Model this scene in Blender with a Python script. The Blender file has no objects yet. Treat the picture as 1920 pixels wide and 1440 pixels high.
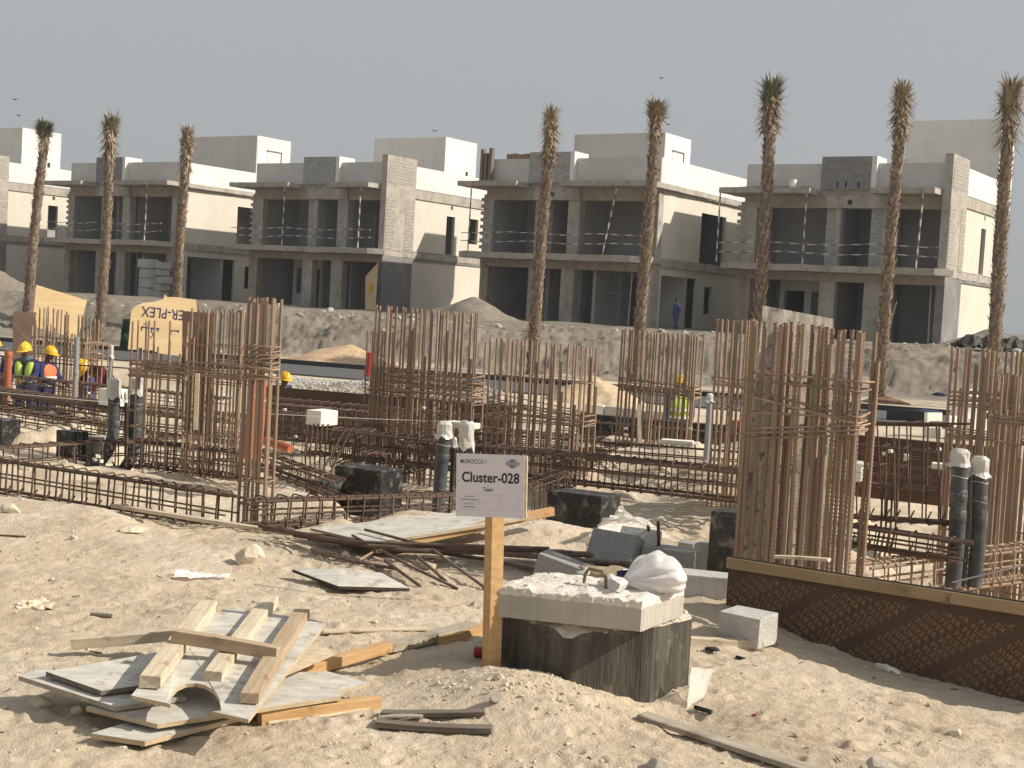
import bpy, bmesh, math, random
import numpy as np
from mathutils import Vector, Matrix

scene = bpy.context.scene
C = scene.collection
rnd = random.Random(11)
PI = math.pi

# ------------------------------------------------------------------ camera model
F, CX, CY, CAMZ = 2600.0, 960.0, 720.0, 1.8
PITCH, ROLL = math.atan(147 / 2600), 0.056
fw = Vector((0, math.cos(PITCH), -math.sin(PITCH)))
r0, u0 = Vector((1, 0, 0)), Vector((0, math.sin(PITCH), math.cos(PITCH)))
CR = r0 * math.cos(ROLL) + u0 * math.sin(ROLL)
CU = u0 * math.cos(ROLL) - r0 * math.sin(ROLL)
CAM = Vector((0, 0, CAMZ))


def ray(u, v):
    return fw * F + CR * (u - CX) + CU * (CY - v)


def W(u, v, D):
    d = ray(u, v)
    return CAM + d * (D / d.y)


def Gz(u, v, z):
    d = ray(u, v)
    return CAM + d * ((z - CAMZ) / d.z)


# ------------------------------------------------------------------ terrain
def vnoise(x, y, seed=0):
    xi, yi = np.floor(x).astype(np.int64), np.floor(y).astype(np.int64)
    fx, fy = x - xi, y - yi
    fx, fy = fx * fx * fx * (fx * (fx * 6 - 15) + 10), fy * fy * fy * (fy * (fy * 6 - 15) + 10)

    def h(a, b):
        n = (a * 374761393 + b * 668265263 + seed * 974634777) & 0x7FFFFFFF
        n = ((n ^ (n >> 13)) * 1274126177) & 0x7FFFFFFF
        return ((n ^ (n >> 16)) & 0xFFFF) / 32767.5 - 1.0
    a, b, c, d = h(xi, yi), h(xi + 1, yi), h(xi, yi + 1), h(xi + 1, yi + 1)
    return (a * (1 - fx) + b * fx) * (1 - fy) + (c * (1 - fx) + d * fx) * fy


def sm(a, b, x):
    t = np.clip((x - a) / (b - a), 0, 1)
    return t * t * (3 - 2 * t)


EX = [-60, -8, -4.2, -2.1, -1.2, -.4, .3, .85, 1.2, 1.45, 2.7, 6, 60]
EY = [40, 12.9, 10.85, 9.85, 10.3, 11.1, 11.1, 10.6, 9.3, 8.7, 7.75, 5.6, -30]
MOUNDS = [(-.05, 6.42, .05, .2), (.15, 6.12, .075, .26), (.45, 6.05, .05, .3), (.86, 6.22, -.08, .17),
          (.2, 10.6, .14, .55), (-.5, 6.25, -.03, .2), (-4.6, 11.0, .05, .5), (-2.9, 10.0, .05, .4), (-3.3, 11.0, .04, .5), (-.35, 6.5, .05, .16),
          (2.6, 18.6, .16, .6), (-.9, 12.6, .18, .5), (.4, 9.2, .03, .5)]
DIMP = [(rnd.uniform(-4, 4.2), rnd.uniform(5, 10.6), rnd.uniform(.03, .085), rnd.uniform(.005, .018), rnd.uniform(0, PI), rnd.uniform(.45, 1)) for _ in range(850)]


GROOVES = [((1.35, 6.75), (3.0, 5.6), .035, .022, .06), ((1.25, 6.5), (3.0, 5.35), .03, .018, .05), ((1.1, 6.1), (2.6, 5.15), .03, .02, -.04), ((.9, 5.95), (2.3, 5.0), .045, .016, .03),
           ((1.7, 7.0), (3.2, 6.2), .025, .015, .03), ((-3.2, 8.4), (-.8, 7.5), .04, .016, .1), ((-3.4, 8.0), (-1.0, 7.2), .035, .014, .08), ((-2.6, 9.6), (-.6, 8.9), .05, .014, .1), ((-1.6, 5.5), (.3, 5.3), .04, .014, .05)]


def ground_np(x, y):
    x, y = np.asarray(x, float), np.asarray(y, float)
    wob = .25 * vnoise(x * .9, y * .9, 5) + .1 * vnoise(x * 3, y * 3, 6)
    s = y - np.interp(x, EX, EY) + wob
    b2 = np.interp(x, [-2.2, -1.3], [5.2, 1.4])
    z = -.27 * sm(0, 1.3, s) - .36 * sm(b2, b2 + 2.4, s) - .45 * sm(4, 9, s)
    z = z - .11 * sm(1.2, 2.6, x) * (1 - sm(-.2, .4, s)) + .07 * np.exp(-((x - 1.35) ** 2 + (y - 8.3) ** 2) / .3)
    # raised berm right of centre, soil block left
    dx = np.maximum(np.maximum(1.0 - x, x - 3.6), 0) + .2 * vnoise(x * 2.5, y * 2.5, 8)
    dy = np.maximum(np.maximum(19.4 - .25 * x - y, y - 20.6), 0)
    z = np.maximum(z, -.10 - .30 * np.hypot(np.maximum(dx, 0) * 2.2, dy) + .05 * vnoise(x * 4, y * 4, 12))
    dx = np.maximum(np.maximum(-9.5 - x, x + 5.75), 0) + .15 * vnoise(x * 3, y * 3, 9)
    dy = np.maximum(np.maximum(17.2 - y, y - 20), 0)
    z = np.maximum(z, -.14 - 1.8 * np.hypot(np.maximum(dx, 0), dy) + .05 * vnoise(x * 5, y * 5, 13))
    z = z + .58 * sm(0, 2.5, y - (30.5 - .42 * x) + wob)
    # embankment up to the villas
    toe = 49.5 - .25 * x + 1.6 * vnoise(x * .13, y * .02, 3)
    t = y - toe
    z = z + 1.45 * sm(-.5, 6.0, t + .7 * vnoise(x * .6, y * .6, 27)) * (1 + .1 * vnoise(x * .35, y * .35, 2))
    bank = sm(-2, .5, t) * (1 - sm(8, 15, t))
    z = z + bank * (.14 * vnoise(x * .5, y * .5, 21) + .09 * vnoise(x * 1.3, y * 1.3, 22) + .06 * vnoise(x * 3.1, y * 2.4, 23) + .055 * vnoise(x * 6.3, y * 4, 24) + .04 * vnoise(x * 13, y * 6, 25))
    front = (1 - sm(30, 33, y + .42 * x))
    rough = front * (.020 * vnoise(x * 1.3, y * 1.3, 31) + .011 * vnoise(x * 4.1, y * 4.1, 32) + .0065 * vnoise(x * 9, y * 11, 33) + .0055 * vnoise(x * 21, y * 26, 34) + .0036 * vnoise(x * 47, y * 60, 35))
    pit = front * sm(0, 1, s)
    rough = rough + pit * (.07 * vnoise(x * 1.1, y * 1.1, 41) + .035 * vnoise(x * 3.3, y * 3.3, 42))
    z = z + rough
    for mx, my, a, r in MOUNDS:
        z = z + a * np.exp(-((x - mx) ** 2 + (y - my) ** 2) / (2 * r * r))
    return z


def gz(x, y):
    return float(ground_np(np.array([x]), np.array([y]))[0])


def G(u, v, dz=0.0):
    """where the sight line through a photo pixel meets the ground (raised by dz)"""
    z = 0.0
    for _ in range(30):
        p = Gz(u, v, z + dz)
        z += .6 * (gz(p.x, p.y) - z)
    return Gz(u, v, z + dz)


# ------------------------------------------------------------------ object helpers
MOF = {}


def props(o, label=None, cat=None, group=None, kind=None):
    if label: o['label'] = label
    if cat: o['category'] = cat
    if group: o['group'] = group
    if kind: o['kind'] = kind
    return o


def setm(o, M):
    o.matrix_local = M
    return o


def thing(name, label, cat, M=None, group=None):
    o = bpy.data.objects.new(name, None)
    o.empty_display_size = .2
    C.objects.link(o)
    M = M or Matrix()
    o.matrix_world = M
    MOF[o.name] = M
    return props(o, label, cat, group)


def fr(p, a=0.0):
    """frame at p: local x to the right and nearer, y away (a in degrees)"""
    a = math.radians(a)
    M = Matrix.Rotation(-a, 4, 'Z')
    M.translation = Vector(p)
    return M


class MB:
    def __init__(s):
        s.v, s.f, s.m, s.sm = [], [], [], []

    def add(s, vs, fs, mi=0, smooth=False):
        n = len(s.v)
        s.v += [tuple(p) for p in vs]
        s.f += [[i + n for i in f] for f in fs]
        s.m += [mi] * len(fs)
        s.sm += [smooth] * len(fs)
        return s

    def box(s, a, b, mi=0, M=None, jit=0):
        (x0, y0, z0), (x1, y1, z1) = a, b
        vs = [(x0, y0, z0), (x1, y0, z0), (x1, y1, z0), (x0, y1, z0), (x0, y0, z1), (x1, y0, z1), (x1, y1, z1), (x0, y1, z1)]
        if jit: vs = [tuple(c + rnd.uniform(-jit, jit) for c in p) for p in vs]
        if M: vs = [M @ Vector(p) for p in vs]
        return s.add(vs, [[0, 3, 2, 1], [4, 5, 6, 7], [0, 1, 5, 4], [1, 2, 6, 5], [2, 3, 7, 6], [3, 0, 4, 7]], mi)

    def tube(s, pts, r, n=6, mi=0, cap=True, closed=False, smooth=True):
        pts = [Vector(p) for p in pts]
        k = len(pts)
        rs = r if isinstance(r, (list, tuple)) else [r] * k
        vs, fs = [], []
        ref = None
        for i, p in enumerate(pts):
            if closed: t = (pts[(i + 1) % k] - pts[i - 1]).normalized()
            else: t = (pts[min(i + 1, k - 1)] - pts[max(i - 1, 0)]).normalized()
            if ref is None: ref = Vector((0, 0, 1)) if abs(t.z) < .9 else Vector((1, 0, 0))
            a = (ref - t * ref.dot(t)).normalized()
            b = t.cross(a)
            ref = a
            for j in range(n):
                w = 2 * PI * (j + .5) / n
                vs.append(p + (a * math.cos(w) + b * math.sin(w)) * rs[i])
        m = k if closed else k - 1
        for i in range(m):
            for j in range(n):
                i2 = (i + 1) % k
                fs.append([i * n + j, i * n + (j + 1) % n, i2 * n + (j + 1) % n, i2 * n + j])
        s.add(vs, fs, mi, smooth)
        if cap and not closed:
            s.add(vs[:n], [list(range(n))[::-1]], mi)
            s.add(vs[-n:], [list(range(n))], mi)
        return s

    def prism(s, top, thick, mi_top=0, mi_side=0, down=None):
        """outline of the top face (counter-clockwise from above), thickened along its normal"""
        top = [Vector(p) for p in top]
        n = Vector()
        for i in range(len(top)):
            a, b = top[i], top[(i + 1) % len(top)]
            n += Vector(((a.y - b.y) * (a.z + b.z), (a.z - b.z) * (a.x + b.x), (a.x - b.x) * (a.y + b.y)))
        n.normalize()
        d = down if down else n * -thick
        k = len(top)
        bot = [p + d for p in top]
        s.add(top + bot, [list(range(k)), list(range(k, 2 * k))[::-1]], mi_top)
        s.add(top + bot, [[(i + 1) % k, i, i + k, (i + 1) % k + k] for i in range(k)], mi_side)
        return s

    def build(s, name, mats, parent=None, local=False, label=None, cat=None, group=None, kind=None, at_base=True, bevel=0, ws=False):
        me = bpy.data.meshes.new(name)
        vs = [Vector(p) for p in s.v]
        if parent is None and not local and vs and at_base:
            mn = [min(p[i] for p in vs) for i in range(3)]
            mx = [max(p[i] for p in vs) for i in range(3)]
            org = Vector(((mn[0] + mx[0]) / 2, (mn[1] + mx[1]) / 2, mn[2]))
        else:
            org = Vector((0, 0, 0))
        if parent is not None and not local:
            inv = MOF[parent.name].inverted()
            vs = [inv @ p for p in vs]
        me.from_pydata([p - org for p in vs], [], s.f)
        for m in (mats if isinstance(mats, (list, tuple)) else [mats]): me.materials.append(m)
        me.polygons.foreach_set('material_index', s.m)
        me.polygons.foreach_set('use_smooth', s.sm)
        me.update()
        o = bpy.data.objects.new(name, me)
        C.objects.link(o)
        if parent is not None:
            o.parent = parent
            MOF[o.name] = MOF.get(parent.name, Matrix())
        else:
            o.location = org
            MOF[o.name] = Matrix.Translation(org)
        if bevel:
            b = o.modifiers.new('bevel', 'BEVEL'); b.width = bevel; b.segments = 2; b.limit_method = 'ANGLE'
        return props(o, label, cat, group, kind)


def inst(mesh, name, parent, M):
    o = bpy.data.objects.new(name, mesh)
    C.objects.link(o)
    if parent: o.parent = parent
    o.matrix_local = M
    return o


def mesh_of(mb, name, mats):
    o = mb.build(name, mats, None, True)
    me = o.data
    bpy.data.objects.remove(o)
    return me


# ------------------------------------------------------------------ materials
def nodes(name):
    m = bpy.data.materials.new(name)
    m.use_nodes = True
    nt = m.node_tree
    return m, nt, nt.nodes['Principled BSDF']


def lk(nt, a, b): nt.links.new(a, b)


def mat(name, c1, c2=None, scale=4.0, rough=.8, bump=0.0, bscale=None, detail=6, stretch=None, spots=None, coord='Object', metal=0, rand=0, lo=.35, hi=.65, bdist=.02, spec=.3):
    """two-tone noise colour with optional stretched grain, stains and bump"""
    m, nt, b = nodes(name)
    b.inputs['Roughness'].default_value = rough
    b.inputs['Metallic'].default_value = metal
    b.inputs['Specular IOR Level'].default_value = spec
    tc = nt.nodes.new('ShaderNodeTexCoord')
    vec = tc.outputs[coord]
    if coord == 'World':
        pass
    if stretch:
        mp = nt.nodes.new('ShaderNodeMapping'); mp.inputs['Scale'].default_value = stretch
        lk(nt, vec, mp.inputs[0]); vec = mp.outputs[0]
    n = nt.nodes.new('ShaderNodeTexNoise'); n.inputs['Scale'].default_value = scale; n.inputs['Detail'].default_value = detail
    n.inputs['Roughness'].default_value = .65
    lk(nt, vec, n.inputs['Vector'])
    r = nt.nodes.new('ShaderNodeValToRGB')
    r.color_ramp.elements[0].position, r.color_ramp.elements[1].position = lo, hi
    r.color_ramp.elements[0].color = (*c1, 1)
    r.color_ramp.elements[1].color = (*(c2 or c1), 1)
    lk(nt, n.outputs[0], r.inputs[0])
    col = r.outputs[0]
    if spots:
        sc, sl, sh, sco = spots
        n2 = nt.nodes.new('ShaderNodeTexNoise'); n2.inputs['Scale'].default_value = sc; n2.inputs['Detail'].default_value = 8; n2.inputs['Roughness'].default_value = .7
        lk(nt, tc.outputs[coord], n2.inputs['Vector'])
        rr = nt.nodes.new('ShaderNodeValToRGB'); rr.color_ramp.elements[0].position = sl; rr.color_ramp.elements[1].position = sh
        lk(nt, n2.outputs[0], rr.inputs[0])
        mx = nt.nodes.new('ShaderNodeMix'); mx.data_type = 'RGBA'
        lk(nt, rr.outputs[0], mx.inputs[0]); lk(nt, col, mx.inputs[6]); mx.inputs[7].default_value = (*sco, 1)
        col = mx.outputs[2]
    if rand:
        oi = nt.nodes.new('ShaderNodeObjectInfo')
        mr = nt.nodes.new('ShaderNodeMapRange'); mr.inputs['To Min'].default_value = 1 - rand; mr.inputs['To Max'].default_value = 1 + rand
        lk(nt, oi.outputs['Random'], mr.inputs[0])
        hs = nt.nodes.new('ShaderNodeHueSaturation')
        lk(nt, mr.outputs[0], hs.inputs['Value']); lk(nt, col, hs.inputs['Color'])
        col = hs.outputs[0]
    lk(nt, col, b.inputs['Base Color'])
    if bump:
        n3 = nt.nodes.new('ShaderNodeTexNoise'); n3.inputs['Scale'].default_value = bscale or scale * 4; n3.inputs['Detail'].default_value = 8
        lk(nt, vec, n3.inputs['Vector'])
        bp = nt.nodes.new('ShaderNodeBump'); bp.inputs['Strength'].default_value = bump; bp.inputs['Distance'].default_value = bdist
        lk(nt, n3.outputs[0], bp.inputs['Height']); lk(nt, bp.outputs[0], b.inputs['Normal'])
    return m


def blocks_mat(name, c1, c2, cm, axis='XZ', bw=.4, bh=.2):
    m, nt, b = nodes(name)
    b.inputs['Roughness'].default_value = .9
    tc = nt.nodes.new('ShaderNodeTexCoord')
    sp = nt.nodes.new('ShaderNodeSeparateXYZ'); cb = nt.nodes.new('ShaderNodeCombineXYZ')
    lk(nt, tc.outputs['Object'], sp.inputs[0])
    ad = nt.nodes.new('ShaderNodeMath'); lk(nt, sp.outputs[0], ad.inputs[0]); lk(nt, sp.outputs[1], ad.inputs[1])
    lk(nt, ad.outputs[0], cb.inputs[0]); lk(nt, sp.outputs[2], cb.inputs[1])
    bt = nt.nodes.new('ShaderNodeTexBrick')
    bt.inputs['Scale'].default_value = 1; bt.inputs['Brick Width'].default_value = bw; bt.inputs['Row Height'].default_value = bh
    bt.inputs['Mortar Size'].default_value = .014; bt.inputs['Mortar Smooth'].default_value = .3
    bt.inputs['Color1'].default_value = (*c1, 1); bt.inputs['Color2'].default_value = (*c2, 1); bt.inputs['Mortar'].default_value = (*cm, 1)
    lk(nt, cb.outputs[0], bt.inputs['Vector'])
    n = nt.nodes.new('ShaderNodeTexNoise'); n.inputs['Scale'].default_value = 5; n.inputs['Detail'].default_value = 8
    lk(nt, tc.outputs['Object'], n.inputs['Vector'])
    mr = nt.nodes.new('ShaderNodeMapRange'); mr.inputs[3].default_value = .65; mr.inputs[4].default_value = 1.3
    lk(nt, n.outputs[0], mr.inputs[0])
    hs = nt.nodes.new('ShaderNodeHueSaturation'); lk(nt, mr.outputs[0], hs.inputs['Value']); lk(nt, bt.outputs[0], hs.inputs['Color'])
    lk(nt, hs.outputs[0], b.inputs['Base Color'])
    bp = nt.nodes.new('ShaderNodeBump'); bp.inputs['Strength'].default_value = .6; bp.inputs['Distance'].default_value = .02; bp.invert = True
    lk(nt, bt.outputs['Fac'], bp.inputs['Height']); lk(nt, bp.outputs[0], b.inputs['Normal'])
    return m


def cloth_mat(name, col, trans=.4, rough=.5):
    m, nt, b = nodes(name)
    b.inputs['Base Color'].default_value = (*col, 1); b.inputs['Roughness'].default_value = rough
    t = nt.nodes.new('ShaderNodeBsdfTranslucent'); t.inputs[0].default_value = (*col, 1)
    mx = nt.nodes.new('ShaderNodeMixShader'); mx.inputs[0].default_value = trans
    lk(nt, b.outputs[0], mx.inputs[1]); lk(nt, t.outputs[0], mx.inputs[2])
    lk(nt, mx.outputs[0], nt.nodes['Material Output'].inputs[0])
    return m


def film_mat(name, col, tr=.55):
    m, nt, b = nodes(name)
    b.inputs['Base Color'].default_value = (*col, 1); b.inputs['Roughness'].default_value = .25
    t = nt.nodes.new('ShaderNodeBsdfTransparent')
    mx = nt.nodes.new('ShaderNodeMixShader'); mx.inputs[0].default_value = tr
    lk(nt, b.outputs[0], mx.inputs[1]); lk(nt, t.outputs[0], mx.inputs[2])
    lk(nt, mx.outputs[0], nt.nodes['Material Output'].inputs[0])
    return m


def dash_mat(name, c1, c2, scale):
    """striped barrier tape"""
    m, nt, b = nodes(name)
    tc = nt.nodes.new('ShaderNodeTexCoord')
    sp = nt.nodes.new('ShaderNodeSeparateXYZ'); lk(nt, tc.outputs['Object'], sp.inputs[0])
    a = nt.nodes.new('ShaderNodeMath'); lk(nt, sp.outputs[0], a.inputs[0]); lk(nt, sp.outputs[2], a.inputs[1])
    f = nt.nodes.new('ShaderNodeMath'); f.operation = 'MULTIPLY'; f.inputs[1].default_value = scale; lk(nt, a.outputs[0], f.inputs[0])
    g = nt.nodes.new('ShaderNodeMath'); g.operation = 'FRACT'; lk(nt, f.outputs[0], g.inputs[0])
    h = nt.nodes.new('ShaderNodeMath'); h.operation = 'GREATER_THAN'; h.inputs[1].default_value = .5; lk(nt, g.outputs[0], h.inputs[0])
    mx = nt.nodes.new('ShaderNodeMix'); mx.data_type = 'RGBA'
    mx.inputs[6].default_value = (*c1, 1); mx.inputs[7].default_value = (*c2, 1)
    lk(nt, h.outputs[0], mx.inputs[0]); lk(nt, mx.outputs[2], b.inputs['Base Color'])
    return m


M = {}
M['plaster'] = mat('cream_plaster', (.60, .56, .48), (.68, .64, .56), .7, .9, .15, 25, spots=(.35, .5, .75, (.55, .50, .42)))
M['white_plaster'] = mat('white_plaster', (.70, .68, .64), (.78, .76, .72), .6, .9, .12, 20, spots=(.5, .55, .8, (.6, .57, .52)))
M['shaded_plaster'] = mat('shaded_front_plaster', (.52, .505, .48), (.60, .585, .56), .6, .9, .12, 20)  # plaster made greyer in its colour for the shaded fronts
M['conc'] = mat('raw_concrete', (.34, .31, .265), (.47, .435, .375), .9, .9, .4, 12, spots=(1.6, .52, .7, (.23, .205, .175)))
M['beam'] = mat('formwork_stained_concrete', (.32, .265, .205), (.43, .37, .295), 1.2, .9, .3, 10, spots=(2.5, .55, .7, (.20, .165, .13)))
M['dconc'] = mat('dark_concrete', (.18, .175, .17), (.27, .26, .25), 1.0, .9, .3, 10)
M['block'] = blocks_mat('hollow_block', (.37, .365, .35), (.30, .30, .285), (.47, .455, .42))
M['block_dark'] = blocks_mat('mortar_smeared_block', (.21, .205, .20), (.25, .245, .24), (.28, .27, .26))
M['block_lit'] = blocks_mat('sunlit_block', (.42, .39, .34), (.36, .33, .29), (.24, .22, .20))  # paler, warmer copy of the block, coloured for the sunlit pillar face
M['inner'] = mat('inner_wall', (.38, .37, .355), (.47, .46, .44), .5, .95)
M['trunk'] = mat('palm_trunk', (.145, .108, .08), (.25, .19, .142), 7, .95, .8, 22)
M['husk'] = mat('palm_leaf_base', (.25, .19, .14), (.44, .355, .27), 5, .9, spots=(9, .48, .6, (.18, .13, .095)))
M['straw'] = mat('dry_frond', (.25, .18, .12), (.46, .37, .27), 2.5, .85)
M['green'] = mat('green_frond', (.10, .115, .06), (.22, .22, .13), 2.5, .6)
M['rust'] = mat('rusty_steel', (.235, .158, .11), (.41, .30, .215), 9, .85, .3, 60, coord='Object', rand=.22)
M['rust_dark'] = mat('dark_rusty_steel', (.072, .046, .034), (.15, .10, .074), 9, .8, .3, 60, rand=.25)
M['rust_grey'] = mat('old_steel', (.10, .07, .055), (.2, .14, .11), 9, .8, .3, 60, rand=.2)
M['film'] = mat('brown_film_ply', (.072, .043, .026), (.10, .06, .038), 1.6, .55, .1, 30, spots=(2.2, .52, .78, (.12, .082, .057)))
M['film_ink'] = mat('film_ply_print', (.27, .175, .105), (.20, .125, .075), 5, .6)
M['film_old'] = mat('faded_film_ply', (.17, .12, .088), (.25, .185, .135), 2, .7)
M['film_old_ink'] = mat('faded_print', (.15, .09, .06), (.13, .08, .055), 3, .7)
M['worn_shadowed'] = mat('peeled_shadow_streaked_ply', (.27, .24, .20), (.58, .54, .47), 2.6, .85, .3, 30, stretch=(6, 6, .9), lo=.36, hi=.56, spots=(16, .54, .62, (.15, .13, .105)))  # peeled wear; the dark and pale streaks also imitate bar shadows
M['yellow_ply'] = mat('new_plywood', (.64, .47, .25), (.76, .59, .35), 1.5, .6, .05, 20, stretch=(1, 1, 9))
M['ply'] = mat('grey_plywood', (.44, .42, .375), (.62, .595, .535), 3.2, .8, .25, 40, stretch=(2, 6, 6), spots=(9, .54, .66, (.33, .295, .245)))
M['ply_edge'] = mat('plywood_edge', (.40, .30, .19), (.55, .44, .30), 8, .85, .2, 40)
M['ply_edge_dark'] = mat('dark_plywood_edge', (.05, .035, .03), (.08, .06, .05), 8, .8)
M['wood'] = mat('new_timber', (.44, .26, .115), (.58, .38, .19), 2.2, .7, .2, 30, stretch=(1.2, 14, 14), spots=(7, .62, .7, (.26, .14, .06)))
M['wood_pale'] = mat('pale_timber', (.50, .41, .29), (.68, .59, .45), 2.8, .8, .3, 30, stretch=(1.2, 16, 16), spots=(9, .56, .68, (.37, .27, .17)))
M['wood_brown'] = mat('brown_timber', (.36, .26, .165), (.50, .39, .27), 2.4, .8, .3, 30, stretch=(1.2, 16, 16), spots=(8, .58, .68, (.27, .185, .11)))
M['wood_rail'] = mat('rail_timber', (.29, .20, .115), (.38, .275, .165), 2.0, .75, .2, 30, stretch=(1.2, 14, 14), spots=(5, .6, .7, (.22, .15, .085)))
M['wood_grey'] = mat('weathered_timber', (.33, .28, .215), (.48, .425, .345), 2.5, .85, .4, 30, stretch=(1.2, 18, 18), spots=(5, .52, .7, (.19, .155, .12)))
M['wood_dark'] = mat('dark_timber', (.13, .105, .085), (.24, .2, .17), 2.5, .85, .4, 30, stretch=(1.2, 18, 18))
M['bitumen'] = mat('bitumen_paint', (.010, .011, .011), (.03, .032, .033), 6, .38, .9, 11, bdist=.03, spots=(7, .52, .68, (.20, .185, .155)))
M['bitumen_dusty'] = mat('dusty_bitumen', (.042, .039, .033), (.115, .105, .085), 3, .6, .4, 16, stretch=(6, 6, .6), spots=(8, .55, .76, (.24, .21, .16)))
M['chip'] = mat('broken_concrete', (.52, .46, .36), (.68, .61, .49), 9, .95, 1, 30)
M['slab'] = mat('precast_concrete', (.37, .345, .295), (.46, .43, .37), 2.2, .85, .25, 40, spots=(7, .6, .72, (.33, .30, .25)))
M['slab_top'] = mat('rough_concrete_top', (.55, .52, .47), (.70, .66, .60), 5, .95, .7, 40, bdist=.012, spots=(11, .62, .7, (.14, .12, .10)))
M['cblock'] = mat('cement_block', (.29, .285, .275), (.40, .395, .38), 40, .95, 1, 90, lo=.3, hi=.7)
M['cblock_pale'] = mat('pale_cement_block', (.42, .41, .38), (.52, .505, .47), 12, .95, .6, 60)
M['pvc'] = mat('dark_grey_pvc', (.048, .055, .059), (.085, .092, .096), 3, .45, 0, spots=(9, .52, .72, (.19, .175, .15)))
M['pvc_grey'] = mat('grey_pvc', (.24, .24, .25), (.30, .30, .31), 3, .5)
M['pvc_orange'] = mat('orange_pvc', (.34, .10, .05), (.42, .14, .07), 3, .5, spots=(6, .55, .8, (.45, .26, .17)))
M['foam'] = mat('white_foam', (.72, .71, .62), (.80, .79, .70), 3, .8, .1, 40)
M['white_sheet'] = cloth_mat('white_plastic', (.82, .80, .79), .35, .4)
M['tape'] = cloth_mat('packing_tape', (.68, .66, .62), .25, .35)
M['clear'] = film_mat('clear_plastic', (.80, .79, .75), .32)
M['paper'] = mat('kraft_paper', (.27, .22, .15), (.36, .30, .21), 4, .9)
M['sign_white'] = mat('sign_sheet', (.66, .62, .65), (.70, .66, .69), 1.2, .5)
M['ink'] = mat('black_ink', (.018, .017, .02), (.03, .028, .032), 6, .6)
M['thin_ink'] = mat('grey_ink', (.40, .37, .40), (.45, .42, .45), 6, .6)
M['mid_ink'] = mat('dark_grey_ink', (.16, .145, .155), (.2, .185, .195), 6, .6)
M['blue_ink'] = mat('blue_marker', (.02, .025, .10), (.03, .035, .13), 9, .6)
M['steel'] = mat('brown_steel', (.16, .11, .08), (.26, .19, .14), 14, .6)
M['rock'] = mat('limestone', (.52, .45, .34), (.66, .58, .45), 5, .95, .8, 18, spots=(7, .55, .72, (.40, .33, .24)))
M['asphalt'] = mat('asphalt', (.085, .087, .088), (.12, .12, .12), 9, .9, .3, 80)
M['kerb'] = mat('kerb_concrete', (.17, .17, .17), (.22, .22, .215), 3, .9)
M['kerb_dark'] = mat('painted_kerb', (.05, .052, .054), (.07, .07, .072), 3, .8)
M['gravel'] = mat('grey_gravel', (.34, .33, .31), (.52, .50, .47), 4, .95, rand=0)
M['skin'] = mat('brown_skin', (.16, .085, .055), (.19, .105, .07), 6, .6)
M['blue'] = mat('blue_coverall', (.04, .052, .14), (.06, .078, .20), 8, .85, .4, 14)
M['navy'] = mat('navy_coverall', (.02, .025, .085), (.035, .04, .12), 8, .85, .4, 14)
M['maroon'] = mat('maroon_shirt', (.085, .02, .025), (.12, .03, .035), 8, .85)
M['lime'] = mat('lime_vest', (.38, .52, .07), (.46, .60, .11), 4, .6)
M['lime_green'] = mat('green_vest', (.16, .40, .08), (.2, .46, .1), 4, .7)
M['orange'] = mat('orange_vest', (.65, .14, .05), (.72, .19, .07), 4, .6)
M['refl'] = mat('reflective_strip', (.72, .74, .66), None, 4, .4)
M['helmet'] = mat('yellow_helmet', (.72, .42, .02), (.76, .46, .03), 2, .3, spec=.5)
M['hair'] = mat('black_hair', (.01, .009, .008), None, 4, .7)
M['scarf'] = mat('grey_blue_scarf', (.08, .12, .18), (.12, .17, .24), 8, .9)
M['boot'] = mat('dark_boot', (.03, .025, .02), (.05, .04, .035), 8, .8)
M['black'] = mat('black_rubber', (.016, .016, .016), (.03, .03, .03), 8, .6)
M['red'] = mat('red_plastic', (.35, .025, .03), (.42, .035, .04), 5, .5)
M['green_net'] = mat('dark_green_net', (.018, .045, .036), (.03, .065, .052), 7, .9)
M['blue_tarp'] = mat('blue_tarp', (.025, .032, .08), (.04, .05, .115), 7, .7)
M['tarp'] = mat('black_tarp', (.03, .028, .026), (.06, .055, .05), 4, .7)
M['bt'] = dash_mat('barrier_tape', (.62, .60, .58), (.16, .12, .12), 1.4)
M['bird'] = mat('bird_feather', (.03, .03, .03), None, 4, .8)
M['redsoil'] = mat('bark_mulch', (.14, .075, .042), (.24, .14, .085), 7, .95, 1, 20)


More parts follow.
